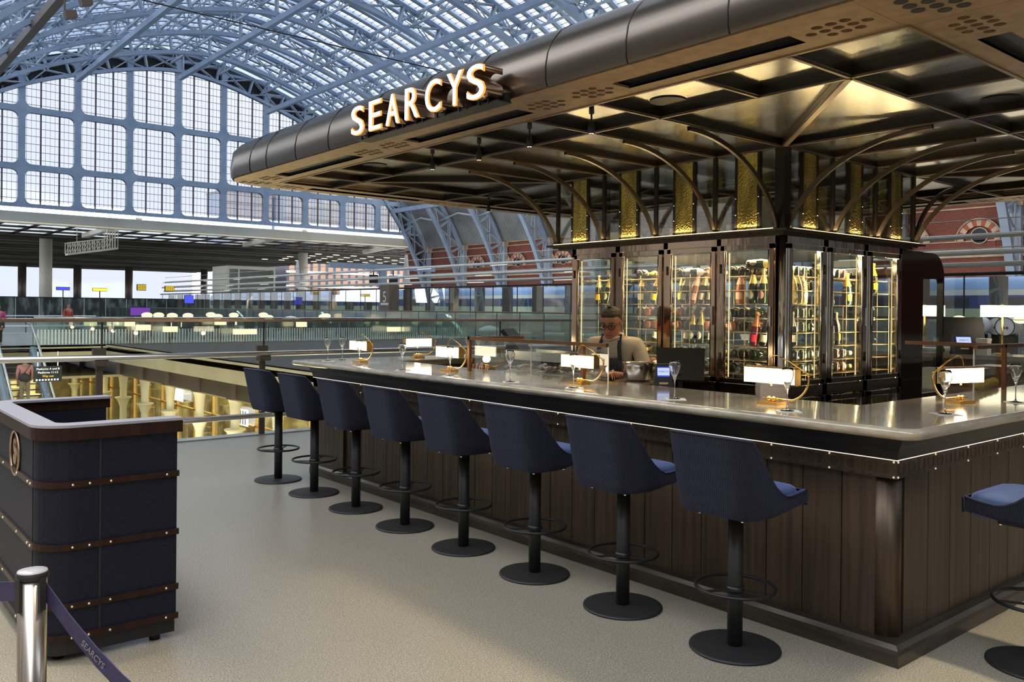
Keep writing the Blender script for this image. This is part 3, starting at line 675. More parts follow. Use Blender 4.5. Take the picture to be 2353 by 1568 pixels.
for k, (x, y) in enumerate([(-4, 97), (24.5, 97), (44, 97), (62, 97), (80, 97)]):
    o = MB().bar((x, 95.6, 11.0), (x-2.5, 108, 9.9), .7, .5).build('roof_bracket', M['cream']); tag(o, 'cream bracket under the edge of the extension roof, %s' % ['leftmost', 'second from left', 'third from left', 'second from right', 'rightmost'][k], 'bracket', 'brackets of the extension roof')
# maintenance gantry
t = thing('maintenance_gantry', 'pale lattice maintenance walkway hanging under the extension roof', 'gantry', (17.9, 98.0, 6.95))
g = MB(); g.bar((0, 0, .1), (5, 0, 1.0), 1.2, .2)
for s_ in (-.6, .6):
    g.bar((0, s_, 1.3), (3.9, s_, 2.0), .1, .1)
    for q in range(9): g.bar((q*.48, s_, .2+q*.09), (q*.48, s_, 1.35+q*.085), .07, .07); g.bar((q*.48, s_, .2+q*.09), (q*.48+.48, s_, 1.35+q*.085), .05, .05)
    for q in range(5): g.bar((3.9+q*.26, s_, .9), (3.9+q*.26, s_, 2.9), .06, .06)
    g.bar((3.8, s_, 2.9), (5, s_, 2.9), .1, .1)
g.build('frame', M['cream'], t)
MB().bar((4.0, 0, 2.6), (4.0, 0, 3.5), .12, .12).bar((4.8, 0, 2.6), (4.8, 0, 3.5), .12, .12).bar((1, 0, 1.4), (1, 0, 3.5), .05, .05).build('hanger', M['cream'], t)
t = thing('glass_kiosk', 'tall glass kiosk with pale roof on the far concourse', 'kiosk', (38.7, 100, 0))
MB().box(-2.6, 0, 6.3, 3.5, 5, 6.7).box(-2.6, 0, 0, -2.4, 5, 6.3).box(3.3, 0, 0, 3.5, 5, 6.3).box(-1.3, 0, 0, -1.1, .2, 6.3).build('frame', M['cream'], t)
MB().box(-1.1, .3, 0, 2.9, 4.8, 6.2).build('interior', mat('kiosk_interior', (.07, .11, .10), .3), t); MB().box(-2.5, .05, 0, 3.4, .08, 6.3).build('glass', M['green'], t)
# buildings outside
M['concglass'] = mat('dark_concourse_glass', (.035, .045, .042), .2, noise=((1.6, 1, .5), (.20, .24, .22), .46, .64))
t = thing('concourse_screen', 'long dark reflective glass screen across the far concourse below the daylight', 'glass screen', (0, 91, 0))
MB().box(-12, 0, 0, 29, .1, 2.38).build('panels', M['concglass'], t); MB().box(-12, -.05, 2.38, 29, .15, 2.46).build('top_rail', M['matte'], t)
o = MB().box(-.03, -.04, 0, .03, 0, 2.38).build('mullion', M['tube'], t); o.location = (-10, 0, 0); clones(o, [(2.0*q, 0, 0) for q in range(1, 19)])
M['office'] = bands(mat('office_stone', (.34, .20, .13), .8), 'X', 1.8, .35, (.07, .07, .09))
M['office2'] = bands(mat('office_pale', (.88, .80, .74), .8), 'X', 3.0, .35, (.66, .72, .84))
def bld(x0, y0_, x1, y1_, z, m_, lab, fl=3.2):
    t = thing('office_building', lab, 'building', (x0, y0_, 0)); MB().box(0, 0, 0, x1-x0, y1_-y0_, z).build('walls', M[m_], t)
    g = MB(); q = fl
    while q < z: g.box(-.1, -.2, q, x1-x0+.1, -.05, q+.45); q += fl
    g.build('floor_bands', M['tube'], t); MB().box(-.3, -.4, z, x1-x0+.3, y1_-y0_, z+.5).build('roof', M['cream'], t)
bld(74, 165, 114, 180, 15, 'office', 'striped orange stone office building seen under the extension roof', 3.0)
bld(108, 240, 190, 262, 38, 'office2', 'pale tall office block seen through the right of the end window', 3.6)
bld(92, 246, 107, 260, 36, 'office2', 'narrow pale block seen through the lower end window', 3.6)
o = MB().box(-60, 262, 0, 150, 264, 3.2).build('boundary_wall', M['bronze_post']); tag(o, 'low dark wall far beyond the platforms', 'wall')
# ================================================================ near glass balustrade at the void
YB = 8.6
t = thing('glass_balustrade', 'glass balustrade with steel handrails along the near edge of the void', 'balustrade', (0, YB, 0))
MB().box(-9, -.008, -.25, 15, .008, 1.42).build('glass', M['clear'], t)
MB().bar((-9, -.03, 1.44), (15, -.03, 1.44), .06, .035).build('top_rail', mat('copper_rail', (.42, .30, .24), .3, .9), t)
MB().tube([(-9, -.12, 1.02), (15, -.12, 1.02)], .034, 12).build('handrail', M['steel'], t)
MB().tube([(-9, -.20, .25), (15, -.20, .25)], .034, 12).build('foot_rail', M['steel'], t)
for x in (-5.0, -1.23, .7, 4.6, 8.4, 12.2):
    p = MB().box(x-.035, -.06, 0 if x > 0 else -.2, x+.035, -.03, 1.0).build('post', M['bronze_post'], t)
    MB().box(x-.07, -.15, .93, x+.07, -.01, .99).box(x-.07, -.06, 1.05, x+.07, 0, 1.12).build('clamp', M['bronze_post'], p)
    MB().bar((x+.16, -.2, 0), (x+.16, -.2, .24), .05, .02).build('stub', M['bronze_post'], p)
    MB().box(x+.03, -.01, .2, x+.045, .012, 1.42).build('joint', M['matte'], p)
o = MB().box(-9, 8.40, -.01, 15, 8.62, .012).build('trim_4', M['steel']); o['kind'] = 'structure'

# ================================================================ bar island
XR, YF = 7.9, 5.75         # right and far outer faces
BAR = thing('bar_counter', 'dark bronze panelled bar counter running round the wine cabinet', 'bar counter', (0, 0, 0))
# front planks (x=0 face) and side planks (y=0 face), each a shallow curved board
g = MB(); y = .07; pw = .208
while y < YF-.1:
    y1_ = min(y+pw, YF-.05); g.box(.025, y+.0025, .06, .3, y1_-.0025, .85); y = y1_
x = .13; pb_ = .2455
while x < XR:
    x1_ = min(x+pb_, XR); g.box(x+.0025, .025, .06, x1_-.0025, .3, .85); x = x1_
g.box(.05, .05, .06, .28, YF-.02, .86); g.box(.05, .05, .06, XR, .28, .86)
g.build('panels', M['bronze'], BAR)
MB().cyl((.085, .085, 0), .065, .06, .85, 24).build('corner_post', M['bronze'], BAR)
g = MB(); rows = []
def Lsweep(prof, mb, x0=0, y0=0, xe=None, ye=None):
    """profile of (outward distance, z) run along y=... (front, x-) and x (side, y-) with a mitred corner"""
    xe = xe or XR; ye = ye or YF
    r = [[(x0-d, ye, z) for d, z in prof], [(x0-d, y0-d, z) for d, z in prof], [(xe, y0-d, z) for d, z in prof]]
    for i in range(2): mb.grid([r[i], r[i+1]], False)
    mb.add(r[0], [tuple(range(len(prof)))]); mb.add(r[2], [tuple(range(len(prof)))])
Lsweep([(-.25, 0), (.035, 0), (.035, .055), (.03, .075), (.015, .095), (-.03, .105), (-.25, .105)], g)
g.build('plinth', M['plinth'], BAR, False)
g = MB(); Lsweep([(-.2, .845), (.0, .845), (.0, .93), (-.2, .93)], g); fas = g.build('fascia_band', M['bronze'], BAR, False)
g = MB()
def ring(c, r, ax, mb):
    P = []
    for i in range(22):
        a = 2*pi*i/22; P.append((c[0]-.001, c[1]+r*cos(a), c[2]+r*sin(a)) if ax == 'x' else (c[0]+r*cos(a), c[1]-.001, c[2]+r*sin(a)))
    mb.tube(P, .0013, 5, closed=True)
M['disc'] = mat('disc_edge', (.16, .11, .07), .3, .9)
ring((0, .045, .888), .029, 'x', g); o = g.build('disc_outline', M['disc'], fas); clones(o, [(0, .0866*k, 0) for k in range(1, 65)])
g = MB(); ring((.06, 0, .888), .029, 'y', g); o = g.build('disc_outline', M['disc'], fas); clones(o, [(.0966*k, 0, 0) for k in range(1, 34)])
M['stud'] = mat('stud', (.85, .78, .62), .15, .9, emit=(1, .85, .6), es=.35)
o = MB().sphere((0, 0, 0), .0055, 8, 5).build('stud', M['stud'], fas); o.location = (-.002, .012, .922)
clones(o, [(0, y-.012, z-.922) for y in [.012]+[.33+.322*k for k in range(17)] for z in (.922, .853) if (y, z) != (.012, .922)]+[(x+.002, -.014, z-.922) for x in [.012]+[.39+.37*k for k in range(12)] for z in (.922, .853)])
g = MB(); Lsweep([(-.05, .932), (.004, .932), (.008, .95), (.02, .98), (.036, 1.005), (.048, 1.03), (.05, 1.047), (-.05, 1.047)], g)
g.build('cornice', M['cornice'], BAR, False)
g = MB(); Lsweep([(-.02, .9305), (.0055, .9305), (.0055, .9332), (-.02, .9332)], g); g.build('led_strip', M['ledw'], BAR, False)
# inner and rear carcass
MB().box(.28, .28, .05, .62, YF, .86).box(.28, .28, .05, XR, .5, .86).box(-.0, YF-.6, .05, XR, YF, 1.04).box(XR-.5, 0, .05, XR, YF, 1.04).box(.3, .3, .86, .5, YF, 1.045).box(.3, .3, .86, XR, .42, 1.045).build('carcass', M['bronze'], BAR)
# worktop
def rounded_top(poly, z0, z1, nb=6):
    """poly with bullnose edge: rings inset following a half circle"""
    h = (z1-z0)/2; zc_ = (z0+z1)/2; rows = []
    P = [Vector((x, y, 0)) for x, y in poly]; n = len(P)
    def inset(d):
        out_ = []
        for i in range(n):
            a, b, c = P[i-1], P[i], P[(i+1) % n]
            e1 = (b-a).normalized(); e2 = (c-b).normalized(); n1 = Vector((-e1.y, e1.x, 0)); n2 = Vector((-e2.y, e2.x, 0))
            k = (n1+n2); k = k/(k.dot(n1)) if k.length > 1e-6 else n1
            out_.append(b+k*d)
        return out_
    for i in range(nb+1):
        a = -pi/2+pi*i/nb; d = h*(1-cos(a)); q = inset(d)
        rows.append([(p.x, p.y, zc_+h*sin(a)) for p in q])
    mb = MB(); mb.grid(rows, True, True)
    return mb, rows
mb, rows = rounded_top([(-.17, YF+.12), (-.17, -.10), (-.12, -.155), (-.08, -.165), (XR, -.165), (XR+.15, -.165), (XR+.15, YF+.12)], 1.047, 1.10)
t_ = rows[-1]; b_ = rows[0]
IN = [(.60, .50), (XR-.55, .50), (XR-.55, YF-.55), (.60, YF-.55)]
n0 = len(mb.v)
def ringcap(zz, outer):
    o_ = [(p[0], p[1]) for p in outer]
    # quads between outer L pieces and the inner opening: four trapezoids
    xs0 = min(p[0] for p in o_); ys0 = min(p[1] for p in o_); xs1 = max(p[0] for p in o_); ys1 = max(p[1] for p in o_)
    i0, i1, i2, i3 = [(x, y, zz) for x, y in IN]
    A_ = [(p[0], p[1], zz) for p in o_]
    mb.add([A_[0], A_[1], A_[2], A_[3], i0, i3], [(0, 1, 2, 3, 4, 5)])
    mb.add([A_[3], A_[4], A_[5], i1, i0], [(0, 1, 2, 3, 4)]); mb.add([A_[5], A_[6], i2, i1], [(0, 1, 2, 3)]); mb.add([A_[6], A_[0], i3, i2], [(0, 1, 2, 3)])
ringcap(1.10, t_); ringcap(1.047, b_)
for a, b in zip(IN, IN[1:]+IN[:1]): mb.add([(a[0], a[1], 1.047), (b[0], b[1], 1.047), (b[0], b[1], 1.10), (a[0], a[1], 1.10)], [(0, 1, 2, 3)])
o = mb.build('worktop', M['marble'], None, True); tag(o, 'long pale stone bar top with rounded edge running round the whole bar', 'worktop')
# floor inside the bar and inner shelves
o = MB().box(1.0, .95, .0, 1.3, 1.3, .01).build('drain_mat', M['matte']); tag(o, 'black mat on the floor inside the bar', 'mat')
t = thing('back_shelf', 'brown inner service counter right of the wine cabinet', 'shelf', (4.3, 1.3, 0))
MB().box(0, 0, .86, 2.2, 1.2, .90).build('top', M['marble'], t); MB().box(.05, .05, 0, 2.15, 1.15, .86).build('body', M['bronze'], t)

# ================================================================ wine cabinet
K0x, K0y, K1x, K1y = 1.4945, 1.5588, 3.26, 3.70; KZ = 2.15
CAB = thing('wine_cabinet', 'tall mirrored steel and glass wine cabinet in the middle of the bar', 'cabinet', (0, 0, 0))
g = MB()
fr_y = [(1.5588, 1.62), (2.085, 2.125), (2.60, 2.645), (3.12, 3.17), (3.665, 3.70)]
for a, b in fr_y: g.box(K0x, a, 0, K0x+.055, b, KZ)
g.box(K0x, K0y, 2.10, K0x+.05, K1y, KZ).box(K0x, K0y, .99, K0x+.05, K1y, 1.07).box(K0x, K0y, 0, K0x+.05, K1y, .12)
g.build('front_frame', M['copperframe'], CAB)
g = MB(); fr_x = [(1.4945, 1.55), (2.035, 2.10), (2.635, 2.70), (3.215, 3.26)]
for a, b in fr_x: g.box(a, K0y-.002, 0, b, K0y+.055, KZ)
g.box(K0x, K0y-.002, 2.10, K1x, K0y+.05, KZ).box(K0x, K0y-.002, .99, K1x, K0y+.05, 1.07).box(K0x, K0y-.002, 0, K1x, K0y+.05, .12)
g.box(K1x-.05, K1y-.05, 0, K1x, K1y, KZ).box(K0x, K1y-.05, 2.08, K1x, K1y, KZ).box(K1x-.05, K0y, 2.08, K1x, K1y, KZ)
g.build('side_frame', M['chrome'], CAB); MB().cyl((K0x+.012, K0y+.012, 0), .026, .1, KZ, 20).build('corner_tube', M['chrome'], CAB)
MB().box(K0x+.02, K0y+.02, 2.14, K1x, K1y, KZ).box(K0x+.02, K0y+.02, .0, K1x, K1y, .1).build('shell', M['chrome'], CAB)
cor = MB()
for e, z0_, z1_ in ((.0, 2.15, 2.165), (.03, 2.165, 2.178), (.075, 2.178, 2.195)): cor.box(K0x-e, K0y-e, z0_, 3.45+e, 3.89+e, z1_)
cor.build('cornice', M['bronze'], CAB)
def door(parent, w, h, z0, frm, handed=1):
    """leaf in local plane: x along width, y out of face (negative = outward)"""
    d = thing('door'); d.parent = parent
    f = .034; g = MB(); g.box(0, -.018, z0, f, .012, z0+h).box(w-f, -.018, z0, w, .012, z0+h).box(0, -.018, z0, w, .012, z0+f).box(0, -.018, z0+h-f, w, .012, z0+h)
    g.build('door_frame', frm, d)
    g = MB(); s = f+.008
    for r_ in (s,): g.tube([(r_, -.012, z0+r_), (w-r_, -.012, z0+r_), (w-r_, -.012, z0+h-r_), (r_, -.012, z0+h-r_)], .006, 6, closed=True)
    g.build('bead', frm, d)
    MB().box(f, -.004, z0+f, w-f, .0, z0+h-f).build('glass', M['clear'], d)
    if h > .6:
        hx = w-.017 if handed > 0 else .017
        MB().bar((hx, -.03, z0+h*.42), (hx, -.03, z0+h*.56), .012, .012).build('handle', M['chrome'], d)
        for q in (.15, .8): MB().cyl((.004 if handed > 0 else w-.004, -.022, 0), .007, z0+h*q, z0+h*q+.07, 8).build('hinge', M['bronze'], d)
    return d
RZ = Matrix.Rotation(-pi/2, 4, 'Z')
for i, (a, b) in enumerate(zip(fr_y, fr_y[1:])):
    w_ = b[0]-a[1]
    for z0_, h_ in ((1.075, 1.02), (.13, .85)):
        d = door(CAB, w_-.01, h_, z0_, M['copperframe'], 1)
        d.rotation_euler = (0, 0, -pi/2); d.location = (K0x+.004, b[0]-.005, 0)
        if h_ > .9: MB().box(.042, .03, z0_+.04, .048, .036, z0_+h_-.05).build('light_strip', M['led'], d)
for i, (a, b) in enumerate(zip(fr_x, fr_x[1:])):
    w_ = b[0]-a[1]
    for z0_, h_ in ((1.075, 1.02), (.13, .85)):
        d = door(CAB, w_-.01, h_, z0_, M['chrome'], -1); d.location = (a[1]+.005, K0y+.002, 0)
        if h_ > .9: MB().box(w_-.061, .03, z0_+.04, w_-.055, .036, z0_+h_-.05).build('light_strip', M['led'], d)
MB().box(K0x+.06, K1y-.012, .1, K1x, K1y-.004, KZ).box(K1x-.012, K0y+.06, .1, K1x-.004, K1y, KZ).build('rear_glass', M['clear'], CAB)
# wire racks, one behind each door
M['wire'] = mat('rack_wire', (.50, .38, .20), .3, 1)
LV = [1.87-.105*k for k in range(16)]
def rack():
    g = MB(); W_ = .40; D_ = .30
    for z in LV:
        if z < .2: continue
        for y in (0, D_): g.tube([(0, y, z), (W_, y, z)], .0020, 5)
        for x in (0, W_/2, W_): g.tube([(x, 0, z), (x, D_, z)], .002, 4)
        for x in (.05, .1, .15, .25, .3, .35): g.tube([(x, 0, z), (x, D_, z)], .0013, 4)
    for x in (0, W_/2, W_):
        for y in (0, D_): g.tube([(x, y, .15), (x, y, 1.90)], .0022, 6)
    return g.build('wire_rack', M['wire'])
bays = []
rk = rack()
bn = ['behind the leftmost front door of the cabinet', 'behind the second front door from the left', 'behind the third front door from the left', 'behind the front door nearest the corner', 'behind the side door nearest the corner', 'behind the middle side door', 'behind the farthest right side door']
for i, (a, b) in enumerate(zip(fr_y, fr_y[1:])): bays.append((K0x+.08, min((a[1]+b[0])/2+.2+.075, 3.645), -pi/2))   # local x -> -y, local y -> +x
bays = bays[::-1]
for i, (a, b) in enumerate(zip(fr_x, fr_x[1:])): bays.append(((a[1]+b[0])/2-.2+(.13, .13, .03)[i], K0y+.07, 0))
for i, (x, y, r_) in enumerate(bays):
    o = rk if i == 0 else rk.copy()
    if i: COL.objects.link(o)
    o.location = (x, y, 0); o.rotation_euler = (0, 0, r_)
    tag(o, 'brass wire bottle rack '+bn[i], 'rack', 'wire racks in the wine cabinet')
# bottles
def bmat(nm, c, rough=.08): return mat(nm, c, rough, 0, coat=.6)
BG = {'green': bmat('bottle_green', (.012, .022, .010)), 'clear': bmat('bottle_gold', (.42, .30, .06)), 'rose': bmat('bottle_rose', (.30, .10, .05)), 'red': bmat('bottle_red', (.10, .008, .012)), 'black': bmat('bottle_black', (.006, .006, .008))}
FO = {'gold': mat('foil_gold', (.80, .60, .22), .3, .8), 'yellow': mat('foil_yellow', (.85, .50, .03), .4), 'white': mat('foil_white', (.75, .70, .58), .4, .3), 'copper': mat('foil_copper', (.75, .30, .14), .3, .7), 'dark': mat('foil_dark', (.03, .03, .03), .3, .5), 'pink': mat('foil_pink', (.75, .38, .30), .4)}
LB = {'cream': mat('label_cream', (.72, .64, .44), .7), 'yellow': mat('label_yellow', (.85, .55, .02), .6), 'white': mat('label_white', (.78, .76, .70), .7), 'pink': mat('label_pink', (.75, .40, .32), .7), 'magenta': mat('label_magenta', (.75, .03, .10), .6), 'blue': mat('label_blue', (.05, .10, .45), .6)}
def bottle(gl_, fo_, lb_, oval=False, short=False, fat=False):
    t = thing('champagne_bottle'); R = .042 if fat else .0375
    pr_ = [(0, .004), (R*.85, 0), (R, .01), (R, .115), (R*.96, .135), (R*.72, .165), (R*.46, .195), (.0145, .215)]
    MB().lathe(pr_, n=18).build('glass_body', BG[gl_], t)
    z0_ = .150 if not short else .2
    MB().lathe([(R*.90 if not short else .016, z0_), (R*.75 if not short else .0155, .168 if not short else .205), (R*.5 if not short else .015, .197 if not short else .21), (.0150, .218), (.0145, .236), (.0175, .238), (.0175, .246), (.0155, .256), (0, .258)], n=18).build('foil', FO[fo_], t)
    g = MB(); rows = []
    if oval:
        vs = []; n = 16
        for k in range(n):
            a = 2*pi*k/n; th = .62*cos(a); vs.append(((R+.0012)*cos(th-pi/2), (R+.0012)*sin(th-pi/2), .066+.030*sin(a)))
        g.add([(0, -(R+.0016), .066)]+vs, [(0, 1+k, 1+(k+1) % n) for k in range(n)])
    else:
        for z in (.035, .088): rows.append([((R+.001)*cos(th), (R+.001)*sin(th), z) for th in [radians(a) for a in range(-145, -34, 10)]])
        g.grid(rows)
    g.build('label', LB[lb_], t)
    if fat: pass
    return t
kinds = {}
def kindof(k):
    if k not in kinds: kinds[k] = bottle(*BK[k][:3], **BK[k][3]); kinds[k]['_used'] = 0
    return kinds[k]
BK = {'gy': ('green', 'gold', 'yellow', {}), 'gc': ('green', 'gold', 'cream', {}), 'go': ('green', 'gold', 'cream', dict(oval=True)), 'po': ('green', 'gold', 'pink', dict(oval=True)), 'cl': ('clear', 'gold', 'cream', dict(oval=True, fat=True)),
      'yy': ('green', 'yellow', 'yellow', {}), 'ro': ('rose', 'pink', 'pink', {}), 'rm': ('red', 'copper', 'magenta', {}), 'bk': ('black', 'dark', 'cream', {}), 'gw': ('green', 'white', 'white', {}), 'go2': ('green', 'gold', 'white', dict(oval=True)), 'bl': ('green', 'gold', 'blue', {})}
BD = {'gy': 'yellow-labelled gold-foil bottle', 'gc': 'cream-labelled gold-foil bottle', 'go': 'green bottle with oval label', 'po': 'bottle with oval pink label', 'cl': 'pale gold glass bottle', 'yy': 'yellow-foil dark bottle', 'ro': 'amber rose bottle', 'rm': 'red bottle with magenta label', 'bk': 'black bottle', 'gw': 'white-labelled green bottle', 'go2': 'bottle with oval white label', 'bl': 'blue-labelled green bottle'}
bayname = ['leftmost front door', 'second front door', 'third front door', 'corner front door', 'corner side door', 'middle side door', 'last side door']
seen_lab = {}
def put_bottle(k, bay, lx, ly, z, mode='up', tilt=0, sidew=0):
    src = kindof(k); first = not src['_used']
    o = src if first else dup(src, (0, 0, 0))
    src['_used'] = 1
    x, y, r_ = bays[bay]
    Mb = Matrix.Translation((x, y, 0)) @ Matrix.Rotation(r_, 4, 'Z')
    if mode == 'up': L = Matrix.Translation((lx, ly, z+.006)) @ Matrix.Rotation(tilt, 4, 'Y') @ Matrix.Rotation(sidew, 4, 'Z')
    elif mode == 'butt': L = Matrix.Translation((lx, ly+.02, z+.045)) @ Matrix.Rotation(-pi/2, 4, 'X')      # base towards the viewer
    elif mode == 'side': L = Matrix.Translation((lx, ly, z+.045)) @ Matrix.Rotation(pi/2, 4, 'Y') @ Matrix.Rotation(-.3, 4, 'Z')
    else: L = Matrix.Translation((lx, ly+.27, z+.045)) @ Matrix.Rotation(pi/2, 4, 'X')                       # neck towards the viewer
    o.matrix_world = Mb @ L
    o.rotation_euler = (Mb @ L).to_euler(); o.location = (Mb @ L).translation
    shelf = min(range(len(LV)), key=lambda q: abs(LV[q]-z)); sn = ['top', 'second', 'third', 'fourth', 'fifth', 'sixth', 'seventh', 'eighth', 'ninth', 'tenth', 'eleventh', 'twelfth', 'thirteenth', 'fourteenth', 'bottom', 'bottom'][shelf]+' shelf'
    pos = ['far left', 'left', 'middle', 'right', 'far right'][max(0, min(4, int((lx+.0)/.4*5)))]
    md = {'up': 'upright', 'butt': 'lying base out', 'side': 'lying sideways', 'neck': 'lying neck out'}[mode]
    lab = '%s %s, %s, %s, %s' % (BD[k], md, sn, bayname[bay], pos)
    o['label'] = lab; o['category'] = 'bottle'; o['group'] = 'bottles in the wine cabinet'
    return o
T = LV
# third shelf down: upright display bottles; then sixth..., as in each bay
put_bottle('go', 0, .24, .06, T[2], tilt=.22); put_bottle('go', 0, .34, .10, T[2], tilt=.10); put_bottle('gy', 0, .05, .16, T[2])
put_bottle('gy', 1, .30, .06, T[2], tilt=.2); put_bottle('gy', 1, .36, .10, T[2], tilt=.1); put_bottle('gc', 1, .10, .14, T[2]); put_bottle('gw', 1, .30, .08, T[5], tilt=.25); put_bottle('bl', 1, .35, .15, T[5], tilt=.2)
put_bottle('gw', 2, .09, .06, T[2], tilt=.18); put_bottle('ro', 2, .20, .04, T[2], tilt=.22); put_bottle('gc', 2, .27, .06, T[2], tilt=.18); put_bottle('gc', 2, .36, .05, T[2], tilt=.2); put_bottle('gy', 2, .03, .12, T[2])
put_bottle('go2', 2, .20, .05, T[5]); put_bottle('go2', 2, .28, .05, T[5]); put_bottle('gw', 2, .07, .14, T[5], tilt=.1); put_bottle('gc', 2, .36, .06, T[5], tilt=.2)
put_bottle('go', 3, .24, .05, T[2]); put_bottle('po', 3, .33, .05, T[2]); put_bottle('rm', 3, .25, .05, T[5], tilt=.12); put_bottle('bk', 3, .33, .06, T[5], tilt=.15); put_bottle('ro', 3, .06, .15, T[2])
put_bottle('cl', 4, .08, .05, T[2]); put_bottle('cl', 4, .165, .06, T[2]); put_bottle('cl', 4, .25, .07, T[2]); put_bottle('gw', 4, .09, .05, T[5])
put_bottle('yy', 5, .04, .05, T[2], tilt=-.2); put_bottle('yy', 5, .30, .05, T[2]); put_bottle('bk', 5, .04, .05, T[5]); put_bottle('bk', 5, .125, .06, T[5]); put_bottle('gy', 5, .22, .10, T[5])
put_bottle('yy', 6, .36, .12, T[1]); put_bottle('gc', 6, .05, .08, T[9])
rr = random.Random(11)
lay = {0: [T[7], T[9], T[11], T[13]], 1: [T[0], T[3], T[4], T[6], T[7], T[8], T[9], T[11], T[13]], 2: [T[0], T[3], T[4], T[6], T[7], T[8], T[10], T[12], T[14]], 3: [T[0], T[3], T[4], T[6], T[7], T[9], T[10], T[12], T[14]], 4: [T[0], T[1], T[3], T[4], T[6], T[7], T[8], T[10], T[12]], 5: [T[0], T[6], T[7], T[9], T[11], T[13]], 6: [T[11], T[13]]}
for b_, zs in lay.items():
    for z in zs:
        lxs = [.055, .145, .24, .335]
        for lx in lxs:
            if b_ in (0, 6) and lx > .2: continue
            if (b_ == 3 and lx > .3) or (b_ == 4 and lx < .1): continue
            if b_ == 1 and z > 1.4 and lx < .12: continue
            md = rr.choice(['butt', 'butt', 'neck']); kd = rr.choice(['gc', 'go2', 'bk', 'ro', 'gw', 'gc', 'bk', 'go'] if b_ != 4 else ['gw', 'bk', 'ro', 'go2', 'yy'])
            if md == 'neck' and z+.0 in (T[3], T[4]): md = 'butt'
            put_bottle(kd, b_, lx, .015, z, md)
put_bottle('gw', 2, .10, .05, T[0], 'side') ; put_bottle('go', 3, .20, .04, T[0]+.045, 'side')
# ================================================================ canopy
ZC = 2.775; CX0, CX1, CY0, CY1 = -.82, 5.77, -.65, 6.10; IX0, IX1, IY0, IY1 = -.37, 5.30, -.20, 5.676
CAN = thing('canopy', 'large dark bronze canopy with coffered mirror ceiling over the bar', 'canopy', (0, 0, 0))
def rrect(x0, y0, x1, y1, r, n=8):
    P = []
    for cx_, cy_, a0 in ((x1-r, y0+r, -90), (x1-r, y1-r, 0), (x0+r, y1-r, 90), (x0+r, y0+r, 180)):
        for i in range(n+1):
            a = radians(a0+90*i/n); P.append((cx_+r*cos(a), cy_+r*sin(a)))
    return P
rows = []
prof = [(0, 0, .42), (-.012, .03, .42), (-.015, .10, .42), (.0, .18, .40), (.035, .25, .28), (.09, .315, .26), (.17, .365, .22), (.28, .40, .16), (.42, .42, .08)]
for ins, dz, r in prof:
    rows.append([(x, y, ZC+.005+dz) for x, y in rrect(CX0+ins, CY0+ins, CX1-ins, CY1-ins, r)])
g = MB(); g.grid(rows, True, True); n_ = len(rows[-1]); g.add(rows[-1], [tuple(range(n_))])
g.build('fascia_shell', M['fascia'], CAN)
# seams of the fascia panels, slim raised ribs following the profile
g = MB()
def seam(y=None, x=None, wd=.012):
    P = []
    for ins, dz, r in prof: P.append((CX0+ins-.0005, y, ZC+.005+dz) if y is not None else (x, CY0+ins-.0005, ZC+.005+dz))
    MB().tube(P, .0038, 5).build('fascia_seam', M['beam'], CAN)
for y in (.34, .92, 1.49, 2.1, 2.7, 3.3, 3.9, 4.45, 5.0, 5.34, -.25): seam(y=y)
for x in (-.3, .5, 1.3, 2.1, 3.0, 4.0, 5.0): seam(x=x)
# soffit ring with slots and round holes: real openings cut by building it from cells
hol = MB(); slotd = MB(); sof = MB(); slotin = MB()
HOLES = []; SLOTS = []
def ringquad(x0, y0, x1, y1): sof.box(x0, y0, ZC, x1, y1, ZC+.03)
def holecell(cx_, cy_, r, s):
    n = 16; P = [(cx_+r*cos(2*pi*i/n), cy_+r*sin(2*pi*i/n)) for i in range(n)]
    Q = []
    for i in range(n):
        a = 2*pi*i/n; c, s_ = cos(a), sin(a); k = s/max(abs(c), abs(s_)); Q.append((cx_+c*k, cy_+s_*k))
    sof.add([(x, y, ZC) for x, y in P]+[(x, y, ZC) for x, y in Q], [(i, (i+1) % n, (i+1) % n+n, i+n) for i in range(n)])
    sof.add([(x, y, ZC) for x, y in P]+[(x, y, ZC+.03) for x, y in P], [(i, (i+1) % n, (i+1) % n+n, i+n) for i in range(n)])
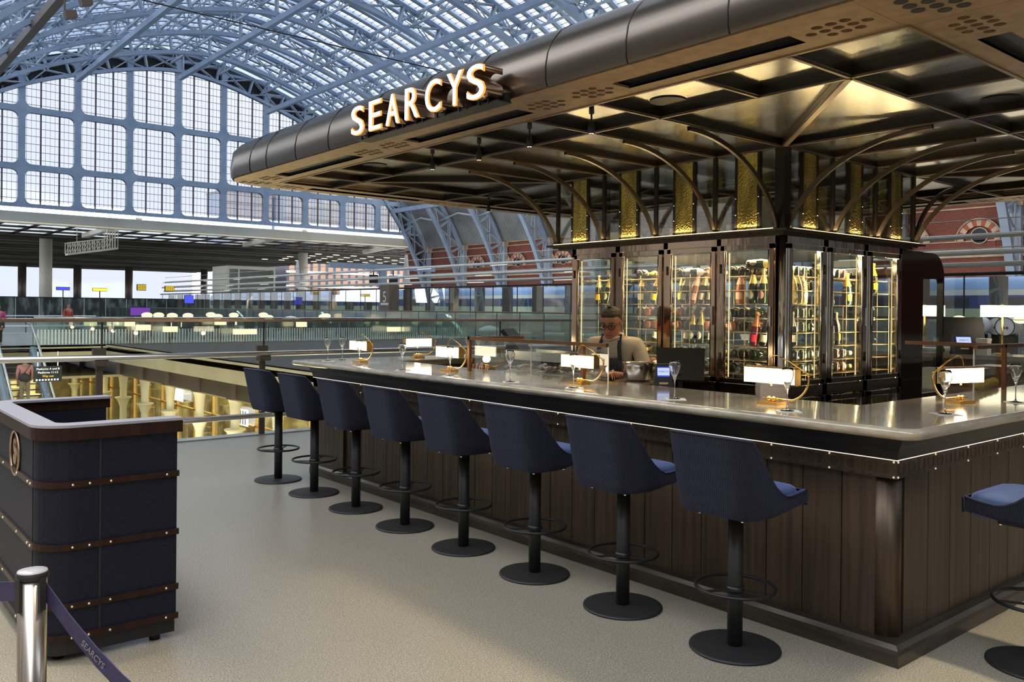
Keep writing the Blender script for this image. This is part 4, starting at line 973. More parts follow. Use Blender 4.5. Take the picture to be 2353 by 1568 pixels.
def strip(along, a0, a1, c0, c1):
    """soffit strip: 'along' = 'y' or 'x', from a0 to a1, across c0..c1; holes at both ends, slot in between"""
    def bx(u0, v0, u1, v1, z0=ZC, z1=ZC+.012, mb=sof):
        if along == 'y': mb.box(v0, u0, z0, v1, u1, z1)
        else: mb.box(u0, v0, z0, u1, v1, z1)
    L = a1-a0; hs = .062; nh = 5; he = nh*hs+.05
    m0 = c0+(c1-c0)*.36; m1 = c0+(c1-c0)*.64
    if along == 'x' and c0 < 1 or along == 'y' and c0 < 1: m0 = c0+(c1-c0)*.42; m1 = c0+(c1-c0)*.72
    # rows of holes at both ends
    for e0 in (a0+.03, a1-.03-nh*hs):
        w0 = (c0+c1)/2-1.5*hs+.02
        bx(e0, c0, e0+nh*hs, w0); bx(e0, w0+3*hs, e0+nh*hs, c1)
        for i in range(nh):
            for j in range(3):
                u = e0+(i+.5)*hs; v = w0+(j+.5)*hs
                if (i in (0, 4)) and j != 1: bx(u-hs/2, v-hs/2, u+hs/2, v+hs/2); continue
                if along == 'y': holecell(v, u, .024, hs/2)
                else: holecell(u, v, .024, hs/2)
    bx(a0, c0, a0+.03, c1); bx(a1-.03, c0, a1, c1)
    s0, s1 = a0+.03+nh*hs, a1-.03-nh*hs
    bx(s0, c0, s1, m0); bx(s0, m1, s1, c1); bx(s0, m0, s0+.04, m1); bx(s1-.04, m0, s1, m1)
    slotin = MB(); bx(s0+.04, m0, s1-.04, m1, ZC+.024, ZC+.03, slotin)
    bx(s0+.04, m0-.002, s1-.04, m0, ZC+.0, ZC+.03, slotin); bx(s0+.04, m1, s1-.04, m1+.002, ZC, ZC+.03, slotin); slotin.build('light_slot', M['cornice'], CAN)
ys = [.0, 1.90, 3.80, 5.45]
ys = [IY0, 1.59, 3.58, IY1]
for a, b in zip(ys, ys[1:]): strip('y', a, b, CX0+.012, IX0); strip('y', a, b, IX1, CX1-.012)
xs_ = [IX0, 1.7, 3.6, IX1]
for a, b in zip(xs_, xs_[1:]): strip('x', a, b, CY0+.012, IY0); strip('x', a, b, IY1, CY1-.012)
# the four corners, with a cluster of black discs as holes and rounded outer edge
def cornerp(x0, y0, x1, y1, sx, sy):
    r = .41; P = rrect(CX0+.012, CY0+.012, CX1-.012, CY1-.012, r)
    Q = [(x, y) for x, y in P if x0-1e-3 <= x <= x1+1e-3 and y0-1e-3 <= y <= y1+1e-3]
    ix = x1 if sx < 0 else x0; iy = y1 if sy < 0 else y0; ox = x0 if sx < 0 else x1; oy = y0 if sy < 0 else y1
    Q.sort(key=lambda p: atan2(p[1]-iy, p[0]-ix) if not (sx < 0) else atan2(p[1]-iy, -(p[0]-ix)))
    poly = Q+[(ix, iy)]
    a_ = [(ox, iy)] ; b_ = [(ix, oy)]
    first, last = Q[0], Q[-1]
    pa, pb2 = ((ix, oy), (ox, iy))
    if abs(first[0]-ox) < abs(last[0]-ox): pa, pb2 = pb2, pa
    poly = [pa]+Q+[pb2, (ix, iy)]
    sof.prism(poly, ZC+.001, ZC+.012)
    cx_, cy_ = (x0+x1)/2, (y0+y1)/2
    for i in range(4):
        for j in range(3):
            if (i, j) in ((0, 0), (3, 2)): continue
            X = cx_+(i-1.5)*.07-.03*sx; Y = cy_+(j-1)*.07-.03*sy
            MB().cyl((X, Y, 0), .026, ZC-.001, ZC+.0005, 16).build('hole_shade_disc', M['matte'], CAN)  # black disc on the solid corner stands for a hole's shade
e = .012
cornerp(CX0+e, CY0+e, IX0, IY0, -1, -1)
sof2 = sof
cornerp(CX0+e, IY1, IX0, CY1-e, -1, 1); cornerp(IX1, CY0+e, CX1-e, IY0, 1, -1); cornerp(IX1, IY1, CX1-e, CY1-e, 1, 1)
sof.build('soffit', M['soffit'], CAN);
MB().box(CX0+.06, CY0+.16, ZC+.031, IX0, CY1-.16, ZC+.036).box(IX1, CY0+.16, ZC+.031, CX1-.06, CY1-.16, ZC+.036).box(IX0, CY0+.06, ZC+.031, IX1, IY0, ZC+.036).box(IX0, IY1, ZC+.031, IX1, CY1-.06, ZC+.036).build('hole_shade_sheet', M['matte'], CAN)  # black sheet above the openings paints the shade inside them
g = MB()
for x0, y0_, x1, y1_ in ((IX0-.02, IY0-.02, IX0, IY1+.02), (IX1, IY0-.02, IX1+.02, IY1+.02), (IX0, IY0-.02, IX1, IY0), (IX0, IY1, IX1, IY1+.02)): g.box(x0, y0_, ZC-.005, x1, y1_, ZC+.095)
g.build('soffit_edge', M['beamedge'], CAN)
# mirror ceiling panels
K3x, K4y = 3.45, 3.89
MB().box(IX0, IY0, ZC+.045, IX1, IY1, ZC+.055).build('ceiling_panels', M['ceilpanel'], CAN)
Dx, Dy = 1.33, 1.222
gx = [.756, K0x, 2.147, 2.80, K3x, 4.19, K3x+Dx]; gx = [K0x-Dx, .756, K0x, 2.147, 2.80, K3x, 4.19, K3x+Dx]
gy = [K0y-Dy, .867, K0y, 2.142, 2.724, 3.307, K4y, 4.58, K4y+Dy]
bm_ = MB(); ed = MB()
def cbeam(a, b, wd=.05):
    bm_.bar((a[0], a[1], ZC+.023), (b[0], b[1], ZC+.023), wd, .045); ed.bar((a[0], a[1], ZC-.003), (b[0], b[1], ZC-.003), .016, .008)
for i, x in enumerate(gx):
    if x in (gx[0], gx[-1]): cbeam((x, IY0), (x, IY1))
    elif i in (1, 6): cbeam((x, IY0), (x, gy[0])); cbeam((x, gy[-1]), (x, IY1))
    else: cbeam((x, IY0), (x, K0y)); cbeam((x, K4y), (x, IY1))
for i, y in enumerate(gy):
    if y in (gy[0], gy[-1]): cbeam((IX0, y), (IX1, y))
    elif i in (1, 7): cbeam((IX0, y), (gx[0], y)); cbeam((gx[-1], y), (IX1, y))
    else: cbeam((IX0, y), (K0x, y)); cbeam((K3x, y), (IX1, y))
for a, b in (((gx[0], gy[0]), (K0x, K0y)), ((gx[-1], gy[0]), (K3x, K0y)), ((gx[0], gy[-1]), (K0x, K4y)), ((gx[-1], gy[-1]), (K3x, K4y))):
    bm_.bar((a[0], a[1], ZC+.022), (b[0], b[1], ZC+.022), .05, .042); ed.bar((a[0], a[1], ZC-.003), (b[0], b[1], ZC-.003), .035, .008)
for (a, b) in (((K0x, K0y), (K0x, K4y)), ((K0x, K0y), (K3x, K0y)), ((K3x, K0y), (K3x, K4y)), ((K0x, K4y), (K3x, K4y))): cbeam(a, b, .06)
bm_.build('ceiling_beams', M['beam'], CAN); ed.build('beam_flanges', M['beamedge'], CAN)
# glazed lantern between cabinet and canopy: glass, posts, hammered brass pillars, arched ribs
MB().box(K0x-.003, K0y, 2.195, K0x+.003, K4y, ZC).box(K0x, K0y-.003, 2.195, K3x, K0y+.003, ZC).box(K3x-.003, K0y, 2.195, K3x+.003, K4y, ZC).box(K0x, K4y-.003, 2.195, K3x, K4y+.003, ZC).build('lantern_glass', glass('lantern_glass', (.95, .97, .96), .14, .01, .7), CAN)
M['hammer'] = mat('hammered_brass', (.52, .40, .10), .24, 1, noise=((9, 9, 2.2), (.22, .17, .05), .4, .65), bump=((70, 70, 70), .9, .01))
post = MB(); nodesA = [K0y, 2.142, 2.724, 3.307, K4y]; nodesB = [K0x, 2.147, 2.80, K3x]
for y in nodesA[1:]:
    for X_ in (K0x, K3x): MB().box(X_-.018, y-.012, 2.195, X_+.018, y+.012, ZC).build('lantern_post', M['beam'], CAN)
for x in nodesB[1:]:
    for Y_ in (K0y, K4y): MB().box(x-.012, Y_-.018, 2.195, x+.012, Y_+.018, ZC).build('lantern_post', M['beam'], CAN)
post.box(K0x-.03, K0y-.03, 2.195, K0x+.05, K0y+.05, ZC)
post.build('corner_post', M['beam'], CAN)
def pillar(x, y, ax):
    if ax == 'y': a = MB().box(x-.012, y-.085, 2.195, x+.02, y+.085, ZC-.01); b = MB().box(x-.014, y-.108, 2.195, x+.02, y-.085, ZC-.01).box(x-.014, y+.085, 2.195, x+.02, y+.108, ZC-.01)
    else: a = MB().box(x-.085, y-.012, 2.195, x+.085, y+.02, ZC-.01); b = MB().box(x-.108, y-.014, 2.195, x-.085, y+.02, ZC-.01).box(x+.085, y-.014, 2.195, x+.108, y+.02, ZC-.01)
    p = a.build('brass_pillar', M['hammer'], CAN); b.build('pillar_edge', M['beam'], p)
    g = MB()
    for s_ in (-.097, .097):
        for z in (2.32, 2.44): g.sphere((x-.016, y+s_, z) if ax == 'y' else (x+s_, y-.016, z), .004, 8, 5)
    g.build('studs', M['stud'], p)
for a, b in zip(nodesA, nodesA[1:]): pillar(K0x, (a+b)/2, 'y')
for a, b in zip(nodesB, nodesB[1:]): pillar((a+b)/2, K0y, 'x')
for a, b in zip(nodesA, nodesA[1:]): pillar(K3x, (a+b)/2, 'y')
def arc_rib(foot, outd, A_=1.0):
    """curved bar springing from the cornice to the ceiling beam"""
    fx, fy = foot; dx, dy = outd; P = []
    for i in range(17):
        t = radians(14+76*i/16); u = A_*(cos(radians(14))-cos(t))/(cos(radians(14))-0); v = (sin(t)-sin(radians(14)))/(1-sin(radians(14)))
        P.append((fx+dx*u, fy+dy*u, 2.197+v*(ZC-.012-2.197)))
    g = MB(); wx, wy = -dy*.011, dx*.011; rows = []
    for i, p in enumerate(P):
        a = Vector(P[max(i-1, 0)]); b = Vector(P[min(i+1, 16)]); d = (b-a).normalized(); nrm = Vector((-dx*d.z, -dy*d.z, hypot(d.x, d.y))).normalized()*.016
        q = Vector(p); s_ = Vector((wx, wy, 0)); rows.append([q-s_-nrm, q+s_-nrm, q+s_+nrm, q-s_+nrm])
    g.grid(rows, False, True)
    return g.build('arched_rib', M['ribm'], CAN)
M['ribm'] = mat('rib_bronze', (.14, .105, .07), .3, .85)
for y in nodesA: arc_rib((K0x-.02, y+(.03 if y == K0y else 0)), (-1, 0)); arc_rib((K3x+.02, y), (1, 0))
for x in nodesB: arc_rib((x+(.03 if x == K0x else 0), K0y-.02), (0, -1)); arc_rib((x, K4y+.02), (0, 1))
# uplight strip lying on the cornice behind the ribs
MB().box(K0x-.060, K0y+.05, 2.196, K0x-.045, K4y, 2.202).box(K0x+.05, K0y-.060, 2.196, K3x, K0y-.045, 2.202).build('uplight_strip', emis('uplight', (1, .78, .42), 2.5), CAN)
# round ceiling speakers
for k, (x, y, nm) in enumerate([(.0, 1.36, 'above the bar front'), (1.36, .09, 'near the right edge of the canopy'), (-.11, 4.45, 'toward the far left corner'), (3.2, .07, 'hidden at the right'), (.9, 5.4, 'over the far end of the bar')][:5]):
    o = MB().cyl((0, 0, 0), .105, -.006, 0, 32).build('ceiling_speaker', M['cornice']); o.location = (x, y, ZC+.044); tag(o, 'round dark speaker disc in the canopy ceiling, '+nm, 'speaker')
# small cylinder spotlights
sp0 = None
for k, (x, y) in enumerate([(-.19, 3.47), (-.18, 2.91), (-.24, 2.3), (-.24, 1.74), (1.82, 5.34)]):
    lab = 'small black cylinder spotlight hanging from the canopy, '+['leftmost of four along the front', 'second from left along the front', 'third from left along the front', 'rightmost of four along the front', 'alone near the far edge'][k]
    if sp0 is None:
        sp0 = thing('spotlight', lab, 'spotlight', (x, y, ZC+.045), group='spotlights under the canopy')
        MB().cyl((0, 0, 0), .006, -.17, 0, 8).cyl((0, 0, 0), .016, -.05, 0, 12).build('stem', M['matte'], sp0)
        MB().lathe([(0, -.10), (.012, -.10), (.020, -.12), (.020, -.165), (.017, -.168)], n=14).build('head', M['matte'], sp0)
        MB().cyl((0, 0, 0), .014, -.168, -.166, 12).build('lens', M['ledw'], sp0)
    else: dup(sp0, (x, y, ZC+.045), 0, lab)
# illuminated name sign
SG = thing('name_sign', 'illuminated white capital letters on bronze boxes along the canopy edge', 'sign', (0, 0, 0))
M['letter'] = emis('letter_face', (1, .96, .88), 3.0); M['halo'] = emis('letter_halo', (1, .38, .06), 1.3); M['lcopper'] = mat('letter_copper', (.52, .38, .28), .24, 1)
lets = [('S', 3.24, 3.09), ('E', 3.01, 2.87), ('A', 2.80, 2.66), ('R', 2.58, 2.44), ('C', 2.36, 2.21), ('Y', 2.14, 2.0), ('S', 1.95, 1.80)]
for ch, ya, yb in lets:
    me = text_mesh(ch, 1.0, 0, -.004)
    vs = [v.co for v in me.vertices]; x0 = min(v.x for v in vs); x1 = max(v.x for v in vs); y0_ = min(v.y for v in vs); y1_ = max(v.y for v in vs)
    w_ = ya-yb; h_ = .186
    def place(ex, xf, grow, nm, m_, par):
        me2 = text_mesh(ch, 1.0, ex, -.004+grow)
        for v in me2.vertices:
            X = (v.co.x-x0)/(x1-x0)*w_; Z = (v.co.y-y0_)/(y1_-y0_)*h_
            v.co = Vector((xf-v.co.z, ya-X, 2.757+Z))
        me2.materials.clear(); me2.materials.append(m_); o = bpy.data.objects.new(nm, me2); COL.objects.link(o); o.parent = par; return o
    face = place(.003, -1.005, 0, 'letter_face', M['letter'], SG)
    place(.004, -.996, .016, 'letter_rim', M['halo'], face)
    place(.062, -.928, .010, 'letter_side', M['lcopper'], face)
g = MB().box(-.94, 1.76, 2.738, -.84, 3.27, 2.745)
for ch, ya, yb in lets:
    for q in (ya-.035, yb+.035): g.box(-.95, q-.005, 2.735, -.94, q+.005, 2.765)
g.box(-.86, 1.78, 2.74, -.83, 3.25, 2.80); g.build('sign_rail', M['cornice'], SG)

# black arched portal to the right of the cabinet
P_ = thing('arched_portal', 'glossy black rounded portal with a glass pane standing right of the wine cabinet', 'portal', (0, 0, 0))
M['gloss'] = mat('gloss_black', (.010, .010, .012), .10, .2, coat=1)
g = MB(); A_ = []
x0, x1, zt, r = 3.40, 4.16, 2.145, .22
o_ = [(x0, 0), (x0, zt)]+[(x1-r+r*sin(a*pi/16), zt-r+r*cos(a*pi/16)) for a in range(9)]+[(x1, 0)]
i_ = [(x0+.02, .0), (x0+.02, 1.90)]+[(x1-.025-.04+.04*sin(a*pi/16), 1.88+.04*cos(a*pi/16)) for a in range(9)]+[(x1-.025, 0)]
n = len(o_)
for yy in (1.60, 1.655): g.add([(x, yy, z) for x, z in o_]+[(x, yy, z) for x, z in i_], [(i, i+1, i+1+n, i+n) for i in range(n-1)])
g.add([(x, 1.60, z) for x, z in i_]+[(x, 1.655, z) for x, z in i_], [(i, i+1, i+1+n, i+n) for i in range(n-1)]); g.add([(x, 1.60, z) for x, z in o_]+[(x, 1.655, z) for x, z in o_], [(i, i+1, i+1+n, i+n) for i in range(n-1)])
g.build('surround', M['gloss'], P_, False)
MB().box(3.29, 1.585, 0, 3.71, 1.66, 2.145).build('side_panel', M['gloss'], P_)
MB().box(3.71, 1.64, .90, 4.135, 1.643, 1.92).build('pane', M['clear'], P_); MB().box(3.71, 1.61, 0, 4.135, 1.65, .90).build('lower_panel', M['bronze'], P_)

# ================================================================ bar stools
m = bpy.data.materials.new('navy_quilted_velvet'); m.use_nodes = True; _n, _l, _b = nodes(m); M['quilt'] = m
_b.inputs['Base Color'].default_value = (.006, .008, .03, 1); _b.inputs['Roughness'].default_value = .85; _b.inputs['Sheen Weight'].default_value = .08; _b.inputs['Sheen Tint'].default_value = (.35, .45, 1, 1); _b.inputs['Sheen Roughness'].default_value = .35
def mth(op, a, b=None):
    q = _n.new('ShaderNodeMath'); q.operation = op
    for i, s in enumerate((a, b)):
        if s is None: continue
        if isinstance(s, (int, float)): q.inputs[i].default_value = s
        else: _l.new(s, q.inputs[i])
    return q.outputs[0]
uvn = _n.new('ShaderNodeUVMap'); sp = _n.new('ShaderNodeSeparateXYZ'); _l.new(uvn.outputs[0], sp.inputs[0])
vv = mth('MULTIPLY', sp.outputs['Y'], 2*pi/.085); sg = mth('MULTIPLY', mth('TANH', mth('MULTIPLY', mth('SINE', vv), 3.0)), pi/4)
uu = mth('SINE', mth('ADD', mth('MULTIPLY', sp.outputs['X'], 2*pi/.021), sg)); hgt = mth('POWER', mth('ABSOLUTE', uu), .5)
bp = _n.new('ShaderNodeBump'); bp.inputs['Strength'].default_value = 1.0; bp.inputs['Distance'].default_value = .006; _l.new(hgt, bp.inputs['Height']); _l.new(bp.outputs[0], _b.inputs['Normal'])
mx = _n.new('ShaderNodeMix'); mx.data_type = 'RGBA'; mx.inputs['A'].default_value = (.0012, .0015, .006, 1); mx.inputs['B'].default_value = (.0045, .006, .021, 1); _l.new(hgt, mx.inputs['Factor']); _l.new(mx.outputs['Result'], _b.inputs['Base Color'])
M['velvet'] = mat('blue_velvet', (.018, .028, .085), .65, sheen=.6, noise=((14, 14, 14), (.026, .040, .115), .4, .6))
M['cushion'] = mat('sheen_lightened_velvet', (.055, .085, .19), .6, sheen=.9, noise=((14, 14, 14), (.075, .11, .24), .4, .6))  # stool velvet again, its sheen lightened into the base colour
M['piping'] = mat('navy_piping', (.008, .010, .030), .5)
def make_stool():
    t = thing('bar_stool')
    MB().lathe([(0, 0), (.212, 0), (.215, .004), (.213, .011), (.2, .014), (.05, .018), (0, .018)], n=48).build('base_plate', M['matte'], t)
    MB().cyl((0, 0, 0), .036, .016, .65, 24).build('column', M['matte'], t)
    g = MB(); g.tube([(.185*cos(2*pi*i/36), .185*sin(2*pi*i/36), .294) for i in range(36)], .0085, 10, closed=True)
    ft = g.build('foot_ring', M['black'], t)
    g = MB()
    for a in (40, 160, 280):
        a = radians(a); g.bar((.03*cos(a), .03*sin(a), .280), (.182*cos(a), .182*sin(a), .288), .022, .006)
    g.cyl((0, 0, 0), .043, .27, .30, 20); g.build('spokes', M['black'], ft)
    MB().box(-.13, -.13, .645, .13, .13, .664).build('mounting_plate', M['black'], t)
    g = MB()
    for a, b in ((-.12, -.12), (.12, -.12), (-.12, .12), (.12, .12)): g.sphere((a, b, .645), .007, 8, 6)
    g.build('bolts', M['stud'], t)
    # outer shell: plan is a U open to +x
    hw, xb, xf = .232, -.215, .235; r = .11
    plan = []
    def addp(x, y): plan.append((x, y))
    for i in range(9): addp(xf-(xf-(xb+r))*i/8, -hw)
    for i in range(1, 8): a = radians(-90-90*i/8); addp(xb+r+r*cos(a), -hw+r+r*sin(a))
    for i in range(11): addp(xb, -hw+r+(2*hw-2*r)*i/10)
    for i in range(1, 8): a = radians(180-90*i/8); addp(xb+r+r*cos(a), hw-r+r*sin(a))
    for i in range(9): addp(xb+r+(xf-xb-r)*i/8, hw)
    n = len(plan); arc = [0]
    for i in range(1, n): arc.append(arc[-1]+hypot(plan[i][0]-plan[i-1][0], plan[i][1]-plan[i-1][1]))
    def topz(x):
        if x <= -.15: return 1.04-.012*(x+.215)/.065
        t_ = min(1, (x+.15)/.27); s_ = (1-(1-t_)**2.3)*min(1, t_*6)**.5
        return 1.028-(1.028-.742)*s_+.018*max(0, (x-.09)/.145)
    def outp(i, v, th=0):
        """v 0 bottom .. 1 top"""
        x, y = plan[i]; zt = topz(x); zb = .662+.028*max(0, (x)/.2); z = zb+(zt-zb)*v
        lean = -.055*max(0, (z-.74))/.26 if x < .1 else 0
        q = 1-.10*max(0, 1-v*4)**2      # tucks in at the bottom
        wid = 1+.03*max(0, (z-.74)/.26)
        X = x*q+lean*max(0, min(1, (.05-x)/.2)); Y = y*q*wid
        L = hypot(x+.0, y) or 1
        # inward normal of plan
        a = plan[max(i-1, 0)]; b = plan[min(i+1, n-1)]; tx, ty = b[0]-a[0], b[1]-a[1]; l_ = hypot(tx, ty); nx, ny = -ty/l_, tx/l_
        if nx*(-x+.02)+ny*(-y) < 0: nx, ny = -nx, -ny
        return (X+nx*th, Y+ny*th, z)
    NV = 10; mb = MB(); rows = [[outp(i, j/NV) for i in range(n)] for j in range(NV+1)]
    mb.grid(rows)
    o = mb.build('outer_shell', M['quilt'], t, False)
    me = o.data; uvl = me.uv_layers.new(name='UVMap')
    for lp in me.loops:
        i = lp.vertex_index % n; uvl.data[lp.index].uv = (arc[i], me.vertices[lp.vertex_index].co.z)
    for p in me.polygons: p.use_smooth = True
    th = .034
    mb = MB(); rows = [[outp(i, 1-(1-j/NV)*1.0, th) for i in range(n)] for j in range(NV+1)]; mb.grid(rows)
    mb.grid([[outp(i, 1, 0) for i in range(n)], [(lambda p: (p[0], p[1], p[2]+.007))(outp(i, 1, th/2)) for i in range(n)], [outp(i, 1, th) for i in range(n)]])
    for e_ in (0, n-1): mb.add([outp(e_, 0, 0), outp(e_, 1, 0), outp(e_, 1, th), outp(e_, 0, th)], [(0, 1, 2, 3)])
    mb.build('inner_lining', M['velvet'], t, False)
    mb = MB(); mb.tube([(lambda p: (p[0], p[1], p[2]+.001))(outp(i, 1, .002)) for i in range(n)], .0055, 7)
    for e_ in (0, n-1): mb.tube([outp(e_, v/6, 0) for v in range(7)], .005, 6)
    mb.build('piping', M['piping'], t)
    # underside
    mb = MB(); P = [outp(i, 0, 0) for i in range(n)]; mb.add(P, [tuple(range(n))]); mb.build('underside', M['piping'], t)
    # cushion: rounded block with domed top
    def cush(z, k, bul=0):
        pts = []
        for cx_, cy_, a0 in ((.235-.05, -.197+.05, -90), (.235-.05, .197-.05, 0), (-.178+.09, .197-.09, 90), (-.178+.09, -.197+.09, 180)):
            rr_ = .05 if cx_ > 0 else .09
            for i in range(7): a = radians(a0+90*i/6); pts.append(((cx_+rr_*cos(a))*k, (cy_+rr_*sin(a))*k, z))
        return pts
    mb = MB(); rows = [cush(.675, .97), cush(.71, 1.0), cush(.752, 1.0), cush(.768, .985), cush(.780, .92), cush(.792, .72), cush(.798, .4), cush(.80, .02)]
    mb.grid(rows, True, True); mb.build('seat_cushion', M['cushion'], t)
    # quilted front apron closing the shell
    mb = MB(); R_ = [[(.243, y, z) for y in [(-.225+.45*i/12) for i in range(13)]] for z in (.688, .70, .735, .757)]
    for r_ in R_:
        for i, p in enumerate(r_): r_[i] = (p[0]+.004, p[1], p[2])
    mb.grid(R_); o = mb.build('front_apron', M['quilt'], t, False); uvl = o.data.uv_layers.new(name='UVMap')
    for lp in o.data.loops: c = o.data.vertices[lp.vertex_index].co; uvl.data[lp.index].uv = (c.y, c.z)
    MB().tube([(.245, -.225, .758), (.247, 0, .764), (.245, .225, .758)], .0055, 7).build('apron_piping', M['piping'], t)
    return t
st0 = make_stool()
sn = ['nearest one, by the bar corner', 'second from the bar corner', 'third from the bar corner', 'fourth from the bar corner', 'fifth from the bar corner', 'sixth from the bar corner', 'next to the farthest', 'farthest, against the glass balustrade']
rot = [0, .0, .0, .02, .0, .01, .02, .05]
for i in range(8):
    lab = 'navy quilted velvet bar stool, '+sn[i]
    loc = (-.41, .573+.7225*i, 0)
    if i == 0: st0.location = loc; st0.rotation_euler = (0, 0, rot[0]); tag(st0, lab, 'bar stool', 'navy velvet bar stools')
    else: dup(st0, loc, rot[i], lab)
dup(st0, (.50, -.42, 0), pi/2, 'navy quilted velvet bar stool on the short side, cut by the right edge')
# ================================================================ brass lamps on the bar
ZT = 1.10
def make_lamp():
    """base at origin, shade along local x, arm joint at +x"""
    t = thing('bar_lamp')
    MB().box(-.062, -.045, 0, .062, .045, .017).build('base', M['brass'], t)
    g = MB().sphere((-.012, 0, .031), .0145, 14, 8).sphere((.018, 0, .031), .0145, 14, 8); g.tube([(-.05, 0, .032), (.05, 0, .032)], .0055, 8).build('ball_joint', M['brass'], t)
    P = [(.03, 0, .033)]
    for i in range(1, 13):
        a = radians(-80+92*i/12); P.append((.085+.140*cos(a), 0, .150+.125*sin(a)))
    g = MB().tube(P, .0055, 8); e_ = P[-1]
    g.sphere(e_, .010, 10, 6)
    g.tube([e_, (.11, 0, .238), (.05, 0, .262)], .0045, 8)
    g.tube([(.05, 0, .262), (.035, -.0, .268), (.012, 0, .266), (-.008, 0, .250), (-.018, 0, .225), (-.02, 0, .205)], .003, 6)
    g.build('arm', M['brass'], t)
    sh = MB(); n = 14
    # glowing half-round tube with flat brass hood
    rows = []
    for x in (-.160, .160): rows.append([(x, .038*cos(pi*i/n*1.0)*1.0, .162-.046*(1 if .0 < 1 else 0)+.0) for i in range(1)])
    sh.box(-.158, -.024, .116, .158, .024, .198); s_ = sh.build('shade', M['shade'], t)
    MB().box(-.162, -.028, .198, .162, .028, .206).box(.158, -.026, .113, .162, .026, .206).box(-.162, -.026, .113, -.158, .026, .206).build('hood', M['brass'], s_)
    MB().tube([(0, 0, .112), (0, 0, .102)], .006, 8).build('finial', M['brass'], s_)
    return t
lp = make_lamp()
lamps = [(.24, .815, -pi/2, 'nearest the corner, in front of the paper stack'), (.24, 2.31, -pi/2, 'in front of the bartender'), (.20, 3.77, -pi/2, 'by the left end of the seafood case'), (.17, 5.15, -pi/2, 'farthest along the front of the bar'), (1.07, 5.55, 0, 'on the far side counter'), (1.20, .22, pi-.26, 'on the short side, arm curving left')]
for i, (x, y, r_, nm) in enumerate(lamps):
    lab = 'brass bar lamp with long glowing shade, '+nm
    if i == 0: lp.location = (x, y, ZT); lp.rotation_euler = (0, 0, r_); tag(lp, lab, 'lamp', 'brass lamps on the bar top')
    else: dup(lp, (x, y, ZT), r_, lab)
    light('lamp_glow', 'POINT', (x, y, ZT+.09), 1.1, WARM, .03)
def tall_lamp(x, y, z, lab, h=.62):
    t = thing('tall_table_lamp', lab, 'lamp', (x, y, z), group='tall lamps beyond the bar')
    MB().cyl((0, 0, 0), .09, 0, .02, 24).cyl((0, 0, 0), .012, .02, h-.13, 8).cyl((0, 0, 0), .02, h-.01, h+.02, 8).build('stand', M['brass'], t)
    a = .68; c, s_ = cos(a), sin(a)
    MB().box(-.23, -.09, h-.145, .23, .09, h).xf(Matrix.Rotation(-a, 4, 'Z')).build('shade', M['shade'], t)
    return t
tall_lamp(7.8, 2.46, ZT, 'tall brass lamp with wide glowing shade on the far right counter'); tall_lamp(7.8, 2.0, ZT, 'tall lamp with glowing shade cut off by the right edge')
tall_lamp(7.8, 3.43, ZT, 'tall lamp with glowing shade seen beside the black portal')
# ================================================================ champagne glasses and coasters
M['crystal'] = mat('crystal', (1, 1, 1), .0); _n, _l, _b = nodes(M['crystal']); _b.inputs['Transmission Weight'].default_value = 1; _b.inputs['IOR'].default_value = 1.5
def make_glass():
    return MB().lathe([(0, .002), (.033, .0), (.0345, .0025), (.012, .006), (.0042, .014), (.0032, .03), (.003, .085), (.0040, .103), (.010, .118), (.0225, .150), (.0315, .176), (.0335, .188), (.0305, .204), (.0245, .219), (.0235, .219), (.0295, .203), (.0322, .188), (.030, .176), (.0215, .151), (.009, .122), (0, .112)], n=28).build('champagne_glass', M['crystal'])
gl0 = make_glass()
GP = [(.01, .57, 'near the corner, in front of the brightest lamp'), (-.0, 1.29, 'in front of the black till'), (-.0, 2.12, 'in front of the lamp by the bartender'), (-.05, 2.70, 'left of the bartender lamp, standing alone'), (-.06, 3.40, 'in front of the lamp at the case end'), (-.05, 4.08, 'with the twisted reflection left of the case'), (-.05, 4.78, 'in front of the farthest front lamp'), (.02, 5.50, 'leftmost of all on the far bar corner'), (.24, 5.62, 'second from the left on the far bar corner'), (.56, .03, 'on the short side, in front of the lamp with left arm'), (1.49, .04, 'at the right edge of the photo, before the lemons')]
co0 = None
for i, (x, y, nm) in enumerate(GP):
    z = ZT+.0030 if i not in (8,) else ZT+.001
    if i == 0: o = gl0
    else: o = gl0.copy(); COL.objects.link(o)
    o.location = (x, y, z); tag(o, 'empty champagne glass '+nm, 'glass', 'champagne glasses on the bar top')
    if i == 8: continue
    c = MB().box(-.057, -.057, 0, .057, .057, .0022).build('paper_coaster', M['paper']) if co0 is None else co0.copy()
    if co0 is None: co0 = c
    else: COL.objects.link(c)
    c.location = (x+.005, y-.004, ZT+.0004); c.rotation_euler = (0, 0, .75+.2*sin(i*3)); tag(c, 'paper napkin under the glass '+nm.replace(', in front of the lamp with left arm', ''), 'napkin', 'paper napkins on the bar top')
for k, (x, y, z, nm) in enumerate([(1.9, 5.6, 1.10, 'on the far side counter behind the seafood case'), (1.65, 5.45, 1.10, 'on the far side counter left of the till')]):
    o = gl0.copy(); COL.objects.link(o); o.location = (x, y, z+.001); tag(o, 'empty champagne glass '+nm, 'glass', 'champagne glasses on the bar top')
